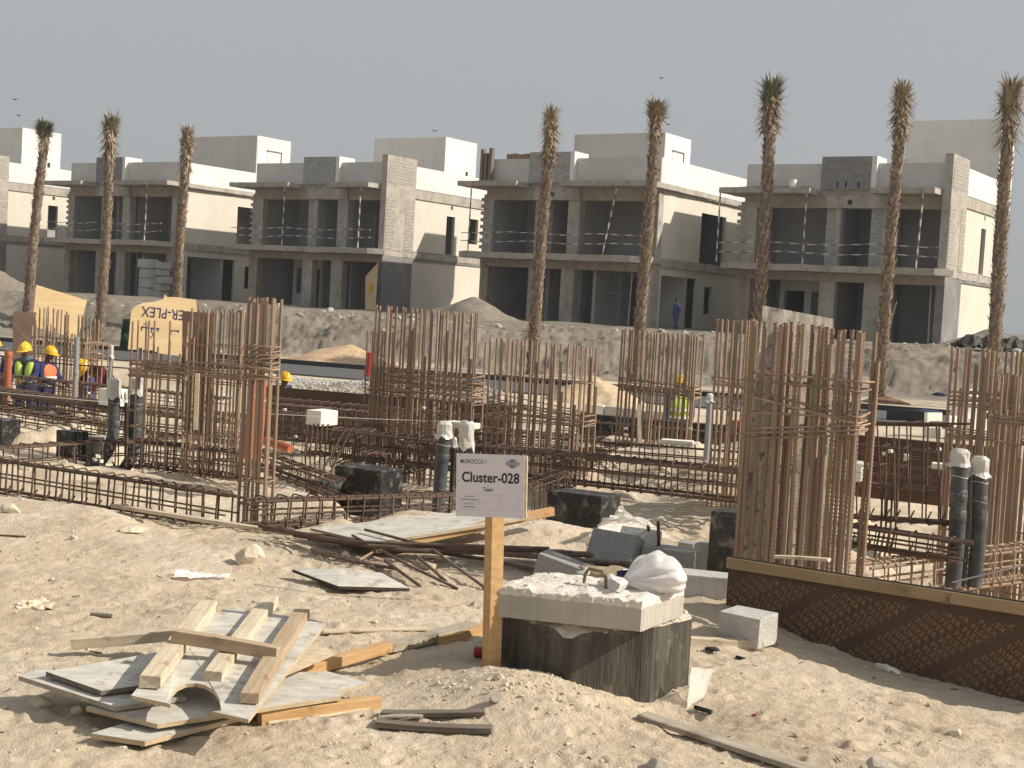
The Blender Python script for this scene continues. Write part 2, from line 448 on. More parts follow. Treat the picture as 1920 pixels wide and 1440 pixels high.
def sand_material():
    m, nt, b = nodes('sand')
    b.inputs['Roughness'].default_value = .95
    b.inputs['Specular IOR Level'].default_value = .15
    geo = nt.nodes.new('ShaderNodeNewGeometry')
    P = geo.outputs['Position']

    def noise(sc, det=8, ro=.6, vec=P):
        n = nt.nodes.new('ShaderNodeTexNoise'); n.inputs['Scale'].default_value = sc; n.inputs['Detail'].default_value = det; n.inputs['Roughness'].default_value = ro
        lk(nt, vec, n.inputs['Vector']); return n.outputs[0]

    def ramp(x, a, ca, c, cc):
        r = nt.nodes.new('ShaderNodeValToRGB'); e = r.color_ramp.elements
        e[0].position, e[1].position = a, c; e[0].color, e[1].color = (*ca, 1), (*cc, 1)
        lk(nt, x, r.inputs[0]); return r.outputs[0]

    def mix(f, a, c):
        x = nt.nodes.new('ShaderNodeMix'); x.data_type = 'RGBA'
        lk(nt, f, x.inputs[0])
        for s, v in ((6, a), (7, c)):
            if isinstance(v, tuple): x.inputs[s].default_value = (*v, 1)
            else: lk(nt, v, x.inputs[s])
        return x.outputs[2]
    base = ramp(noise(1.3), .35, (.51, .415, .305), .66, (.63, .53, .40))
    pale = ramp(noise(.6, 5), .5, (0, 0, 0), .72, (1, 1, 1))
    base = mix(pale, base, (.66, .59, .49))
    damp = ramp(noise(2.3, 10, .7), .56, (0, 0, 0), .74, (.55, .55, .55))
    base = mix(damp, base, (.37, .30, .22))
    speck = ramp(noise(38, 3, .6), .66, (0, 0, 0), .74, (.55, .55, .55))
    base = mix(speck, base, (.28, .22, .155))
    speck2 = ramp(noise(55, 2, .5), .68, (0, 0, 0), .72, (.7, .7, .7))
    base = mix(speck2, base, (.70, .62, .49))
    # embankment: greyer, darker colour
    sp = nt.nodes.new('ShaderNodeSeparateXYZ'); lk(nt, P, sp.inputs[0])
    w = nt.nodes.new('ShaderNodeMath'); w.operation = 'MULTIPLY_ADD'; w.inputs[1].default_value = .28
    lk(nt, sp.outputs[0], w.inputs[0]); lk(nt, sp.outputs[1], w.inputs[2])
    w2 = nt.nodes.new('ShaderNodeMath'); w2.operation = 'MULTIPLY_ADD'; w2.inputs[1].default_value = 7
    lk(nt, noise(.22, 5), w2.inputs[0]); lk(nt, w.outputs[0], w2.inputs[2])
    mr = nt.nodes.new('ShaderNodeMapRange'); mr.inputs[1].default_value = 49; mr.inputs[2].default_value = 52.5
    lk(nt, w2.outputs[0], mr.inputs[0])
    fill = ramp(noise(.9, 10, .7), .36, (.17, .147, .12), .66, (.285, .25, .208))
    fill = mix(ramp(noise(5, 6, .7), .56, (0, 0, 0), .72, (.8, .8, .8)), fill, (.11, .093, .076))
    fill = mix(ramp(noise(9, 4, .7), .64, (0, 0, 0), .7, (.7, .7, .7)), fill, (.30, .27, .225))
    base = mix(mr.outputs[0], base, fill)
    lk(nt, base, b.inputs['Base Color'])
    ad = nt.nodes.new('ShaderNodeMath'); ad.operation = 'MULTIPLY_ADD'; ad.inputs[1].default_value = .35
    lk(nt, noise(70, 6, .7), ad.inputs[0]); lk(nt, noise(14, 10, .65), ad.inputs[2])
    bp = nt.nodes.new('ShaderNodeBump'); bp.inputs['Strength'].default_value = .8; bp.inputs['Distance'].default_value = .04
    lk(nt, ad.outputs[0], bp.inputs['Height']); lk(nt, bp.outputs[0], b.inputs['Normal'])
    return m


M['sand'] = sand_material()


# ------------------------------------------------------------------ ground
def build_ground():
    ys = [-6.0, -2, 0, 2, 3, 3.8]
    y = 4.3
    while y < 4000:
        ys.append(y)
        y += .014 if 5 < y < 7.5 else max(.014, .0022 * y + (y - 7.5) * .0035 if y < 60 else .06 * (y - 50))
    ys = np.array(ys)
    t = np.sinh(np.linspace(-1, 1, 620) * 1.9) / np.sinh(1.9)
    t = np.where(np.abs(t) < .99, t, np.sign(t) * 1.0) * .75
    t = np.concatenate([[-6, -3, -1.5, -1], t, [1, 1.5, 3, 6]])
    Y, T = np.meshgrid(ys, t, indexing='ij')
    X = T * (Y + 8) * .72
    Z = ground_np(X, Y)
    flatfar = sm(120, 200, Y)
    Z = Z * (1 - flatfar) + .95 * flatfar
    for dx, dy, r, dep, an, sq in DIMP:
        i0, i1 = np.searchsorted(ys, [dy - 3 * r, dy + 3 * r])
        if i1 <= i0: continue
        xs, yy = X[i0:i1] - dx, Y[i0:i1] - dy
        ca, sa = math.cos(an), math.sin(an)
        a, b_ = xs * ca + yy * sa, (-xs * sa + yy * ca) / sq
        q = (a * a + b_ * b_) / (r * r)
        s_ = (Y[i0:i1] - np.interp(X[i0:i1], EX, EY)) < .2
        Z[i0:i1] += np.where(s_, -dep * np.exp(-q * 1.6) + dep * .55 * np.exp(-((np.sqrt(q) - 1.15) ** 2) * 9), 0)
    # shallow drag and tyre grooves
    for (xa, ya), (xb, yb), wd, dp, bow in GROOVES:
        L2 = math.hypot(xb - xa, yb - ya); ux, uy = (xb - xa) / L2, (yb - ya) / L2
        i0, i1 = np.searchsorted(ys, [min(ya, yb) - .4, max(ya, yb) + .4])
        a = (X[i0:i1] - xa) * ux + (Y[i0:i1] - ya) * uy; c = -(X[i0:i1] - xa) * uy + (Y[i0:i1] - ya) * ux
        c = c - bow * np.sin(np.clip(a / L2, 0, 1) * PI) - .02 * vnoise(a * 4, a * 0, 77)
        m_ = sm(0, .2, a) * (1 - sm(L2 - .3, L2, a)) * (.6 + .4 * vnoise(a * 7, a * 0 + 3.3, 78))
        Z[i0:i1] += m_ * (-dp * np.exp(-(c / wd) ** 2) + dp * .6 * np.exp(-((np.abs(c) - 1.7 * wd) / (.7 * wd)) ** 2))
    nr, nc = X.shape
    vs = np.stack([X, Y, Z], -1).reshape(-1, 3)
    idx = np.arange(nr * nc).reshape(nr, nc)
    q = np.stack([idx[:-1, :-1], idx[:-1, 1:], idx[1:, 1:], idx[1:, :-1]], -1).reshape(-1, 4)
    me = bpy.data.meshes.new('ground')
    me.vertices.add(len(vs)); me.vertices.foreach_set('co', vs.ravel())
    me.loops.add(q.size); me.loops.foreach_set('vertex_index', q.ravel().astype(np.int32))
    me.polygons.add(len(q)); me.polygons.foreach_set('loop_start', (np.arange(len(q)) * 4).astype(np.int32))
    me.polygons.foreach_set('use_smooth', np.ones(len(q), bool))
    me.update(calc_edges=True); me.validate()
    me.materials.append(M['sand'])
    o = bpy.data.objects.new('ground', me); C.objects.link(o)
    props(o, 'pale trampled sand of the building site with a dug pit and a grey embankment', 'ground', kind='structure')


build_ground()


def rock_mb(mb, p, s, sub=2, mi=0, flat=.7, seed=None):
    q = random.Random(seed if seed is not None else rnd.random())
    bm = bmesh.new(); bmesh.ops.create_icosphere(bm, subdivisions=sub, radius=1)
    pl = [(Vector((q.gauss(0, 1), q.gauss(0, 1), q.gauss(0, 1))).normalized(), q.uniform(.5, .85)) for _ in range(13)]
    sx = [q.uniform(.75, 1.25) for _ in range(3)]
    an = q.uniform(0, PI)
    vs = []
    for v in bm.verts:
        c = v.co.copy()
        for n, d in pl:
            k = c.dot(n)
            if k > d: c -= n * (k - d)
        c *= 1 + q.uniform(-.02, .02)
        c = Vector((c.x * sx[0], c.y * sx[1], c.z * sx[2] * flat))
        c.rotate(Matrix.Rotation(an, 3, 'Z'))
        vs.append(Vector(p) + Vector((c.x * s[0], c.y * s[1], c.z * s[2])))
    mb.add(vs, [[v.index for v in f.verts] for f in bm.faces], mi, sub == 2)
    bm.free()
    return mb


# pebbles: nobody could count them
mb = MB()
for i in range(3600):
    d = rnd.uniform(0, 1)
    if d < .72:
        y = 5.2 + 5.5 * rnd.random() ** 1.3; x = rnd.uniform(-.42, .42) * y
    elif d < .84:
        y = rnd.gauss(6.15, .16); x = rnd.gauss(.12, .26)
    else:
        y = rnd.uniform(10.5, 24); x = rnd.uniform(-.4, .4) * y
    s = .004 + .011 * rnd.random() ** 4 + (.008 * rnd.random() ** 3 if y > 10 else 0)
    if rnd.random() < .02: s *= 2
    rock_mb(mb, (x, y, gz(x, y) + s * .2), (s, s, s), 1)
mb.build('pebbles', M['rock'], None, kind='stuff', label='small pale stones scattered over the sand', cat='pebbles', at_base=False)

# road behind the pit and its kerbs
def strip(name, off0, off1, z, th, m, label, cat='road', x0=-60, x1=60):
    mb = MB(); n = 60
    pts = []
    for i in range(n + 1):
        x = x0 + (x1 - x0) * i / n
        y = 38.7 - .405 * x
        pts.append((x, y))
    for i in range(n):
        (xa, ya), (xb, yb) = pts[i], pts[i + 1]
        mb.prism([(xa, ya + off0, z), (xb, yb + off0, z), (xb, yb + off1, z), (xa, ya + off1, z)], th)
    return mb.build(name, m, None, kind='structure', label=label, cat=cat, at_base=False)


strip('road', -2.2, 2.6, -.455, .3, M['asphalt'], 'dark grey asphalt road behind the pit')
strip('road_kerb', 2.62, 2.9, -.32, .4, M['kerb_dark'], 'dark kerb on the far side of the road', 'kerb')
strip('pavement', 2.92, 4.2, -.40, .3, M['kerb'], 'narrow grey pavement below the embankment', 'pavement')
# ------------------------------------------------------------------ villas
def wall(mb, o, ux, uz, th, us, zs, holes, mi=0):
    """wall in the plane through o spanned by ux (length us) and z (zs) with rectangular holes, thickness vector th"""
    o, ux, uz, th = Vector(o), Vector(ux), Vector(uz), Vector(th)
    A = sorted(set([us[0], us[1]] + [h[i] for h in holes for i in (0, 1)]))
    B = sorted(set([zs[0], zs[1]] + [h[i] for h in holes for i in (2, 3)]))
    A = [a for a in A if us[0] <= a <= us[1]]; B = [b for b in B if zs[0] <= b <= zs[1]]
    solid = lambda i, j: 0 <= i < len(A) - 1 and 0 <= j < len(B) - 1 and not any(h[0] - 1e-6 <= A[i] and A[i + 1] <= h[1] + 1e-6 and h[2] - 1e-6 <= B[j] and B[j + 1] <= h[3] + 1e-6 for h in holes)
    P = lambda a, b, k: o + ux * a + uz * b + th * k
    for i in range(len(A) - 1):
        for j in range(len(B) - 1):
            if not solid(i, j): continue
            a0, a1, b0, b1 = A[i], A[i + 1], B[j], B[j + 1]
            mb.add([P(a0, b0, 0), P(a1, b0, 0), P(a1, b1, 0), P(a0, b1, 0)], [[0, 1, 2, 3]], mi)
            mb.add([P(a0, b0, 1), P(a1, b0, 1), P(a1, b1, 1), P(a0, b1, 1)], [[3, 2, 1, 0]], mi)
            for (ni, nj, e) in ((i - 1, j, ((a0, b0), (a0, b1))), (i + 1, j, ((a1, b1), (a1, b0))), (i, j - 1, ((a1, b0), (a0, b0))), (i, j + 1, ((a0, b1), (a1, b1)))):
                if not solid(ni, nj):
                    (p, q), (r, s_) = e
                    mb.add([P(p, q, 0), P(p, q, 1), P(r, s_, 1), P(r, s_, 0)], [[0, 1, 2, 3]], mi)


X_, Y_, Z_ = (1, 0, 0), (0, 1, 0), (0, 0, 1)
Wd = 11.4
S1, RT = 3.9, 7.98          # top of first slab, top of roof slab


def part(mb, name, m, t, **k):
    return mb.build(name, m, t, True, **k)


def bx(name, m, t, *boxes, **k):
    mb = MB()
    for a, b in boxes: mb.box(a, b)
    return part(mb, name, m, t, **k)


def rough_slab(outline, z0, z1, jit=.025, seg=.5):
    """slab with a slightly wavy poured edge"""
    mb = MB(); pts = []
    for i in range(len(outline)):
        a, b = Vector((*outline[i], 0)), Vector((*outline[(i + 1) % len(outline)], 0))
        n = max(1, int((b - a).length / seg))
        for k in range(n):
            p = a.lerp(b, k / n)
            pts.append((p.x + rnd.uniform(-jit, jit), p.y + rnd.uniform(-jit, jit), z1 + rnd.uniform(-jit, jit) * .7))
    mb.prism(pts, 0, down=Vector((0, 0, -(z1 - z0))))
    return mb


def villa(kind, corner, label, room, pt=9.4, seed=0):
    t = thing('concrete_villa', label, 'house', fr((corner[0], corner[1], .93), 33), 'unfinished villas along the embankment')
    L = lambda a: a - Wd
    D = 12.0
    A = kind == 'A'
    # column spans and bays (x from the left end of the front)
    if A:
        bays = [(.75, 4.75), (5.6, 7.2), (8.15, 11.0)]
    else:
        bays = [(.55, 3.4), (3.95, 5.6), (6.45, 10.55)]
    ex = [0] + [q for b in bays for q in b] + [Wd]
    # floors
    part(rough_slab([(L(-.1), -.3), (0, -.3), (0, D), (L(0), D)], -.5, 0), 'ground_slab', M['conc'], t)
    # columns, ground and upper
    for i in range(0, len(ex), 2):
        a, b = ex[i], ex[i + 1]
        bx('column', M['conc'] if i else M['beam'], t, ((L(a), 0, 0), (L(b), .55, 3.1)))
        blk = A and i in (2, 4)
        bx('column', M['block'] if (blk or (i == 0 and not A)) else M['conc'], t, ((L(a) + .02, .35, S1), (L(b) - .02, .85, 7.02)))
        if blk or not A:
            bx('pilaster', M['conc'], t, ((L(b) - .3, .3, S1), (L(b) - .06, .349, 7.02)))
    # beams: one per bay row
    bx('beam', M['beam'], t, ((L(0), -.06, 3.1), (L(0) + Wd, .55, 3.55)))
    for k, (a, b) in enumerate(((-.02, ex[2]), (ex[2], ex[5]), (ex[5], Wd - (.45 if A else 0)))):
        y = .12 if k == 1 else .3
        bx('beam', M['conc'] if k == 1 else M['beam'], t, ((L(a) + .003, y, 7.02), (L(b) - .003, .85, 7.68)))
    # balcony slab, zigzag front
    if A: zz = [(-.5, -1.3), (4.5, -1.3), (5.2, -.75), (7.3, -.75), (7.5, -1.35), (11.2, -1.35), (11.95, -.55), (11.4, -.07)]
    else: zz = [(-.7, -1.3), (2.4, -1.3), (3.6, -.8), (5.0, -.8), (5.2, -1.35), (10.7, -1.35), (11.5, -.7), (11.45, -.07)]
    part(rough_slab([(L(a), b) for a, b in zz] + [(0, D), (L(-.5), D)], 3.56, S1, .035), 'balcony_slab', M['conc'], t)
    # roof slab with two projecting canopies
    if A: zz = [(-.9, -1.25), (4.3, -1.25), (4.3, .25), (7.6, .25), (7.6, -1.25), (10.95, -1.25), (10.95, .1)]
    else: zz = [(-1.1, -1.25), (3.0, -1.25), (3.0, .25), (5.9, .25), (5.9, -1.25), (11.75, -1.25)]
    part(rough_slab([(L(a), b) for a, b in zz] + [(.12 if not A else -.46, D), (L(-.4), D)], 7.69, RT, .02), 'roof_slab', M['conc'], t)
    # parapets
    zt = pt
    pl, pr = (4.4, 7.4) if A else (3.0, 6.0)
    bx('parapet', M['shaded_plaster'], t, ((L(0), .35, RT), (L(pl), .55, zt)))
    bx('parapet', M['shaded_plaster'], t, ((L(pr), .35, RT), (L(Wd if not A else 10.95), .55, zt)))
    bx('block_panel', M['block'] if seed % 2 else M['block_dark'], t, ((L(pl) + .01, .06, RT), (L(pr) - .25, .26, zt + .34)))
    bx('panel_return', M['white_plaster'], t, ((L(pr) - .247, .06, RT), (L(pr) + .02, 1.6, zt + .36)))
    mb = MB(); mb.box((-.2, .552 if not A else 3.0, RT), (.0, D, zt)); mb.box((L(0), .552, RT), (L(0) + .2, D, zt)); mb.box((L(0) + .2, D - .2, RT), (-.2, D, zt))
    part(mb, 'parapet', M['white_plaster'], t)
    # side wall facing the sun
    mb = MB()
    if A:
        wall(mb, (-.12, 3.0, 0), Y_, Z_, (-.2, 0, 0), (0, 9), (0, 7.68), [(3.7, 4.65, 4.02, 6.55), (4.1, 4.35, 7.0, 7.25), (6.4, 7.4, 4.9, 6.6)])
    else:
        wall(mb, (-.05, .87, 0), Y_, Z_, (-.2, 0, 0), (0, D - .87), (0, 7.68), [(5.0, 8.4, S1 + .02, 6.85), (.35, 4.95, 0, 3.0), (6.0, 7.1, 1.0, 2.6)])
    part(mb, 'side_wall', M['plaster'], t)
    if A:
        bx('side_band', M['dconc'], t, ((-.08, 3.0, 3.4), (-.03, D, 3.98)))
        bx('side_band', M['conc'], t, ((-.08, 3.0, 7.35), (-.03, D, 7.98)))
        # corner pillar of concrete and block infill rising above the roof
        bx('corner_pillar', M['conc'], t, ((-.42, -.02, S1 + .01), (.02, 3.0, zt + .42)))
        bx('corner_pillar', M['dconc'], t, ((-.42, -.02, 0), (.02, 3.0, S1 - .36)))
        bx('block_infill', M['block_lit'], t, ((.021, .15, RT + .12), (.035, 2.75, zt + .2)), label='block infill in a painted sunlit tone under the top of the corner pillar')
        bx('block_infill', M['block_lit'], t, ((.021, 2.05, 4.0), (.035, 2.95, 7.2)))
        mb = MB()
        for k in range(16):                                   # toothed edge left for the next blocks
            w_ = .55 if k % 2 else .32
            mb.box((.021, .03 + rnd.uniform(0, .03), 4.0 + k * .2), (.036, w_ + .4, 4.0 + k * .2 + .197))
        part(mb, 'toothed_blocks', M['block_lit'], t)
        mb = MB(); mb.box((-.3, 6.75, 4.02), (-.2, 6.8, 6.5)); part(mb, 'window_jamb', M['inner'], t)
    else:
        part(rough_slab([(-.05, -.6), (.13, -.6), (.16, D), (-.05, D)], 7.62, 7.8, .02), 'side_band', M['conc'], t)
        bx('side_band', M['conc'], t, ((-.05, .9, 3.45), (.10, D, 3.92)))
        bx('corner_column', M['conc'], t, ((-.5, -.03, 0), (.03, .86, 3.1)), ((-.5, .3, S1), (.02, .86, 7.02)))
    # left wing, set back and toothed
    if not A:
        mb = MB(); wall(mb, (L(-1.6), 3.2, 0), X_, Z_, (0, .2, 0), (0, 1.6), (0, 7.68), [])
        part(mb, 'left_wing', M['plaster'], t)
    mb = MB()
    for k in range(17): mb.box((L(-.02) - (.42 if k % 2 else .22), .38, S1 + .05 + k * .2), (L(0) - .001, .62, S1 + .05 + k * .2 + .196))
    part(mb, 'toothed_blocks', M['block'], t)
    # rooms behind the openings
    mb = MB()
    for z0, z1, yb in ((0, 3.56, 4.6), (S1, 7.69, 4.2)):
        hs = []
        if z0 == 0 and A: hs = [(.9, 2.4, .9, 2.7), (2.8, 3.5, 0, 2.7)]
        elif z0 == 0: hs = [(6.5, 8.0, .0, 2.9)]
        wall(mb, (L(.2), yb, z0), X_, Z_, (0, .2, 0), (0, 11.0), (0, z1 - z0), [(h[0], h[1], h[2], h[3]) for h in hs])
        for xx in (ex[2] + .3, ex[4] + .3):
            wall(mb, (L(xx), 1.5, z0), Y_, Z_, (.2, 0, 0), (0, yb - 1.5), (0, z1 - z0), [(1.0, 2.2, 0, 2.6)] if xx > 6 else [])
    wall(mb, (L(.2), .86, 0), Y_, Z_, (.2, 0, 0), (0, 11.0), (0, 7.69), [])
    wall(mb, (L(.2), D - .4, 0), X_, Z_, (0, .2, 0), (0, 11.0), (0, 7.69), [])
    if not A: wall(mb, (-4.2, .9, 0), Y_, Z_, (.2, 0, 0), (0, 9), (0, 3.56), [])
    wall(mb, (-2.6, 5.5, S1), Y_, Z_, (.2, 0, 0), (0, 5.8), (0, 3.7), [])
    part(mb, 'inner_wall', M['inner'], t)
    # roof room
    x0, x1, y0, y1, zr = room
    mb = MB(); wall(mb, (x0, y0, RT), X_, Z_, (0, .2, 0), (0, x1 - x0), (0, zr - RT), [])
    part(mb, 'roof_room', M['shaded_plaster'] if not A else M['white_plaster'], t)
    mb = MB()
    hole = [(1.3, 2.6, .2, 2.3)] if not A else []
    wall(mb, (x1 - .2, y0 + .2, RT), Y_, Z_, (.2, 0, 0), (0, y1 - y0 - .2), (0, zr - RT), [])
    wall(mb, (x0, y0 + .2, RT), Y_, Z_, (.2, 0, 0), (0, y1 - y0 - .2), (0, zr - RT), [])
    mb.box((x0 + .2, y0 + .2, zr - .25), (x1 - .2, y1, zr - .1)); mb.box((x0, y1, RT), (x1, y1 + .2, zr))
    o = part(mb, 'roof_room', M['white_plaster'], t)
    if not A:
        mb = MB(); mb.box((x1 + .003, y0 + 1.15, RT + 1.3), (x1 + .03, y0 + 2.55, zr - 1.0)); part(mb, 'door_panel', M['white_plaster'], t)
        mb = MB(); mb.box((x1 + .003, y0 + 1.05, zr - 1.0), (x1 + .09, y0 + 2.6, zr - .93)); mb.box((x1 + .003, y0 + 2.55, RT + .5), (x1 + .08, y0 + 2.63, zr - 1.0))
        part(mb, 'door_frame', M['dconc'], t)
    else:
        mb = MB(); mb.box((x1 + .002, y1 - 1.0, RT + 1.5), (x1 + .02, y1 - .75, RT + 1.95)); part(mb, 'vent', M['black'], t)
    return t


def room_of(corner, x0, x1, y0, y1, z): return (x0, x1, y0, y1, z)


C0, C1, C2, C3, C4 = (-39.9, 101.3), (-23.5, 95), (-8.5, 87), (7.3, 76), (21.75, 71)
V0 = villa('A', C0, 'leftmost unfinished villa, cut by the edge, only its sunlit cream side wall showing', (-7.5, -1.5, 5.2, 8.6, 12.3), seed=2)
V1 = villa('B', C1, 'unfinished villa behind the three left palms with pale block stacks on its ground floor', (-14.9 + 6.5, 3.1 - 3.6, 8.0, 11.4, 12.2), seed=2)
V2 = villa('A', C2, 'unfinished villa with block-topped corner pillar, no palm standing in front of it', (-7.75, -1.55, 8.1, 11.6, 12.0), seed=1)
V3 = villa('B', C3, 'unfinished villa behind two brown-topped palms with a worker at its garage opening', (-10.9, -4.4, 9.1, 12.5, 12.0), seed=3)
V4 = villa('A', C4, 'unfinished villa at the right with three small holes in its grey block roof panel', (-5.4, -.02, 9.0, 11.9, 12.85), seed=4)
# the three holes in the right villa's panel
mb = MB()
for k in (.9, 1.35, 2.05): mb.box((4.4 - Wd + k, .052, RT + .12), (4.4 - Wd + k + .1, .0585, RT + .42))
part(mb, 'drain_hole', M['black'], V4)
for V, hx in ((V4, 5.95), (V3, 4.5)):
    mb = MB(); mb.box((hx - Wd, .112, 7.2), (hx - Wd + .26, .119, 7.45)); part(mb, 'vent', M['black'], V)

# barrier tape and the props that carry it, on each balcony
POLES = {0: [10.2], 1: [9.6], 2: [3.9, 10.2], 3: [-.2, 9.5], 4: [-.9, 4.1, 10.3]}
for k, (V, nm) in enumerate(((V0, 'leftmost villa'), (V1, 'villa behind three palms'), (V2, 'villa without palms'), (V3, 'villa with the man'), (V4, 'right villa'))):
    if k:
        for j, hz in enumerate((.62, 1.12)):
            mb = MB(); pts = []
            for i in range(25):
                x = -.8 + 12.0 * i / 24
                pts.append(MOF[V.name] @ Vector((x - Wd, -1.0 + .15 * math.sin(i), S1 + hz + .05 * math.sin(i * .52 + k + j) + rnd.uniform(-.015, .015))))
            mb.tube(pts, .035, 4)
            o = mb.build('barrier_tape', M['bt'], None, label=f'{("lower", "upper")[j]} striped barrier tape along the balcony of the {nm}', cat='barrier tape', group='barrier tapes on the balconies')
    for j, px in enumerate(POLES[k]):
        mb = MB(); q = lambda z, s=0: MOF[V.name] @ Vector((px - Wd + s, -1.05, z))
        lean = -.7 if (k == 3 and j == 1) else rnd.uniform(-.15, .05)
        mb.tube([q(S1, lean), q(7.7)], .045, 6)
        where = ('the right end', 'the middle', 'the left end')[0 if px > 8 else (1 if px > 2 else 2)]
        tt = mb.build('steel_prop', M['bt'], None, label=f'thin striped prop at {where} of the balcony of the {nm}', cat='prop', group='balcony props')

# pale block stacks in the left villa, and a board leaning in the doorway of the next
for k, (u, v, n, w_) in enumerate(((279, 556, 4, .52), (303, 556, 5, .3))):
    p = W(u, v, 94.4); p.z = .95
    for i in range(n):
        sp = .66 if k == 0 else .5
        mb = MB(); Mx = fr((p.x + rnd.uniform(-.14, .14), p.y, p.z + i * sp), 33 + rnd.uniform(-6, 6))
        mb.box((-w_, -.5, 0.02), (w_, .5, sp - .04), M=Mx, jit=.03)
        mb.build('block_stack', M['cblock_pale'], None, label=f'{("bottom", "second", "third", "fourth", "topmost")[i]} bundle in the {("wider left", "narrower right")[k]} pile of pale blocks inside the left villa', cat='block bundle', group='pale block bundles in the left villa', bevel=.03)
p = MOF[V2.name] @ Vector((10.55 - Wd, -.4, .0))
Mx = fr(p, 33) @ Matrix.Rotation(math.radians(-6), 4, 'Y')
mb = MB(); mb.prism([Mx @ Vector(q) for q in ((-.05, 0, -.2), (.75, 0, -.2), (1.05, .1, 3.0), (0.0, .1, 2.2))], .03)
t = mb.build('plywood_board', M['yellow_ply'], None, label='pale plywood board leaning at the ground opening of the villa with no palm', cat='plywood board')
mb = MB(); mb.box((.28, -.006, 1.15), (.52, -.002, 1.75), M=Mx)
mb2 = MB(); mb2.box((.28, -.035, 1.15), (.55, -.03, 1.7), M=Mx)
mb2.build('yellow_sticker', M['helmet'], t)

# things on the roofs
mb = MB(); Mx = MOF[V3.name]
tt = None
for k, (dx, zz) in enumerate(((-.25, 9.95), (.02, 9.7), (.35, 10.0))):
    mb = MB(); mb.box((L0 := (dx - Wd), -.25, RT - .3 * (k == 0)), (dx - Wd + .2, .05, zz), M=Mx, jit=.02)
    mb.build('formwork_post', M['wood_dark'], None, label=('leftmost', 'middle', 'rightmost')[k] + ' dark formwork post on the roof corner of the villa with the garage worker', cat='post', group='dark formwork posts on a roof corner')
for k in range(5):
    mb = MB(); x = .8 + k * .38; mb.box((x - Wd, 1.0, 9.4 + .05 * (k % 2)), (x - Wd + .36, 3.0, 9.72 + .1 * rnd.random()), M=Mx, jit=.03)
    mb.build('timber_bundle', M['steel'], None, label='brown timber bundle on the roof behind the grey parapet, beside the dark posts', cat='timber bundle', group='brown timber bundles on the roof')
Mx = MOF[V4.name]
mb = MB(); mb.tube([Mx @ Vector((3.2 - Wd, -.8, RT)), Mx @ Vector((3.2 - Wd, -.8, RT + .42)), Mx @ Vector((3.2 - Wd, -.8, RT + .45))], [.17, .2, .18], 14)
mb.build('bucket', M['foam'], None, label='white bucket on the left canopy of the right villa', cat='bucket')
for x0, x1, y in ((0.1, 1.6, -.9), (1.2, 3.0, -.6), (3.6, 4.1, -.7)):
    mb = MB(); mb.box((x0 - Wd, y, RT + .03), (x1 - Wd, y + .3, RT + .09), M=Mx, jit=.03)
    mb.build('loose_plank', M['wood_dark'], None, label='dark plank lying on the left canopy of the right villa', cat='plank', group='dark planks on the canopy')

# props and leftovers inside the villas
for V, x, y, lab in ((V3, 7.3, 1.6, 'steel scaffold frame standing inside the ground opening of the villa with the man'), (V1, 8.6, 2.2, 'steel scaffold frame behind the block piles in the left villa')):
    t = thing('scaffold_frame', lab, 'scaffold', MOF[V.name] @ Matrix.Translation((x - Wd, y, 0)))
    for dx in (0, 1.3):
        mb = MB(); mb.tube([(dx, 0, 0), (dx, 0, 2.9)], .035, 6); mb.build('upright', M['pvc_grey'], t, True)
    for z in (.5, 1.2, 1.9, 2.6):
        mb = MB(); mb.tube([(0, 0, z), (1.3, 0, z)], .03, 6); mb.build('rung', M['pvc_grey'], t, True)
    mb = MB(); mb.tube([(0, .02, .5), (1.3, .02, 1.9)], .025, 6); mb.build('brace', M['pvc_grey'], t, True)
for V, x0, x1, y, h, lab in ((V4, 8.6, 8.9, -.2, 2.2, 'pale timber pole leaning in the right ground opening of the right villa'), (V4, 10.7, 10.5, .3, 3.1, 'thin pale prop in the right ground opening of the right villa'), (V3, 9.9, 9.7, .4, 3.1, 'thin prop beside the scaffold frame in the villa with the man')):
    mb = MB(); mb.tube([MOF[V.name] @ Vector((x0 - Wd, y, 0)), MOF[V.name] @ Vector((x1 - Wd, y + .5, h))], .05, 6)
    mb.build('timber_pole', M['wood_pale'], None, label=lab, cat='pole')
for V, hx, hz in ((V2, 1.1, .95), (V4, 1.2, .95)):
    mb = MB(); x = hx - Wd; wall(mb, (x, 3.2, 0), X_, Z_, (0, .12, 0), (0, 2.6), (0, 3.3), [(.3, 1.5, .9, 2.6), (1.9, 2.4, .0, 2.6)])
    part(mb, 'inner_partition', M['white_plaster'], V)
# heaps and rubble before the villas
def heap(name, label, x, y, r, h, m, seed, z=None, kind=None):
    n = 44; mb = MB(); vs = []; fs = []
    X, Y = np.meshgrid(np.linspace(-1.3, 1.3, n), np.linspace(-1.3, 1.3, n))
    Q = np.hypot(X, Y) + .22 * vnoise(X * 1.6 + seed, Y * 1.6, seed)
    H = h * np.clip(1 - Q, -.12, 1) ** 1 + .05 * h * vnoise(X * 6, Y * 6, seed + 1) + .03 * h * vnoise(X * 15, Y * 15, seed + 2)
    for i in range(n):
        for j in range(n):
            px, py = x + X[i, j] * r, y + Y[i, j] * r
            vs.append((px, py, (z if z is not None else gz(px, py)) + H[i, j]))
    fs = [[i * n + j, i * n + j + 1, (i + 1) * n + j + 1, (i + 1) * n + j] for i in range(n - 1) for j in range(n - 1)]
    mb.add(vs, fs, 0, True)
    return mb.build(name, m, None, label=label, cat='heap', kind=kind)


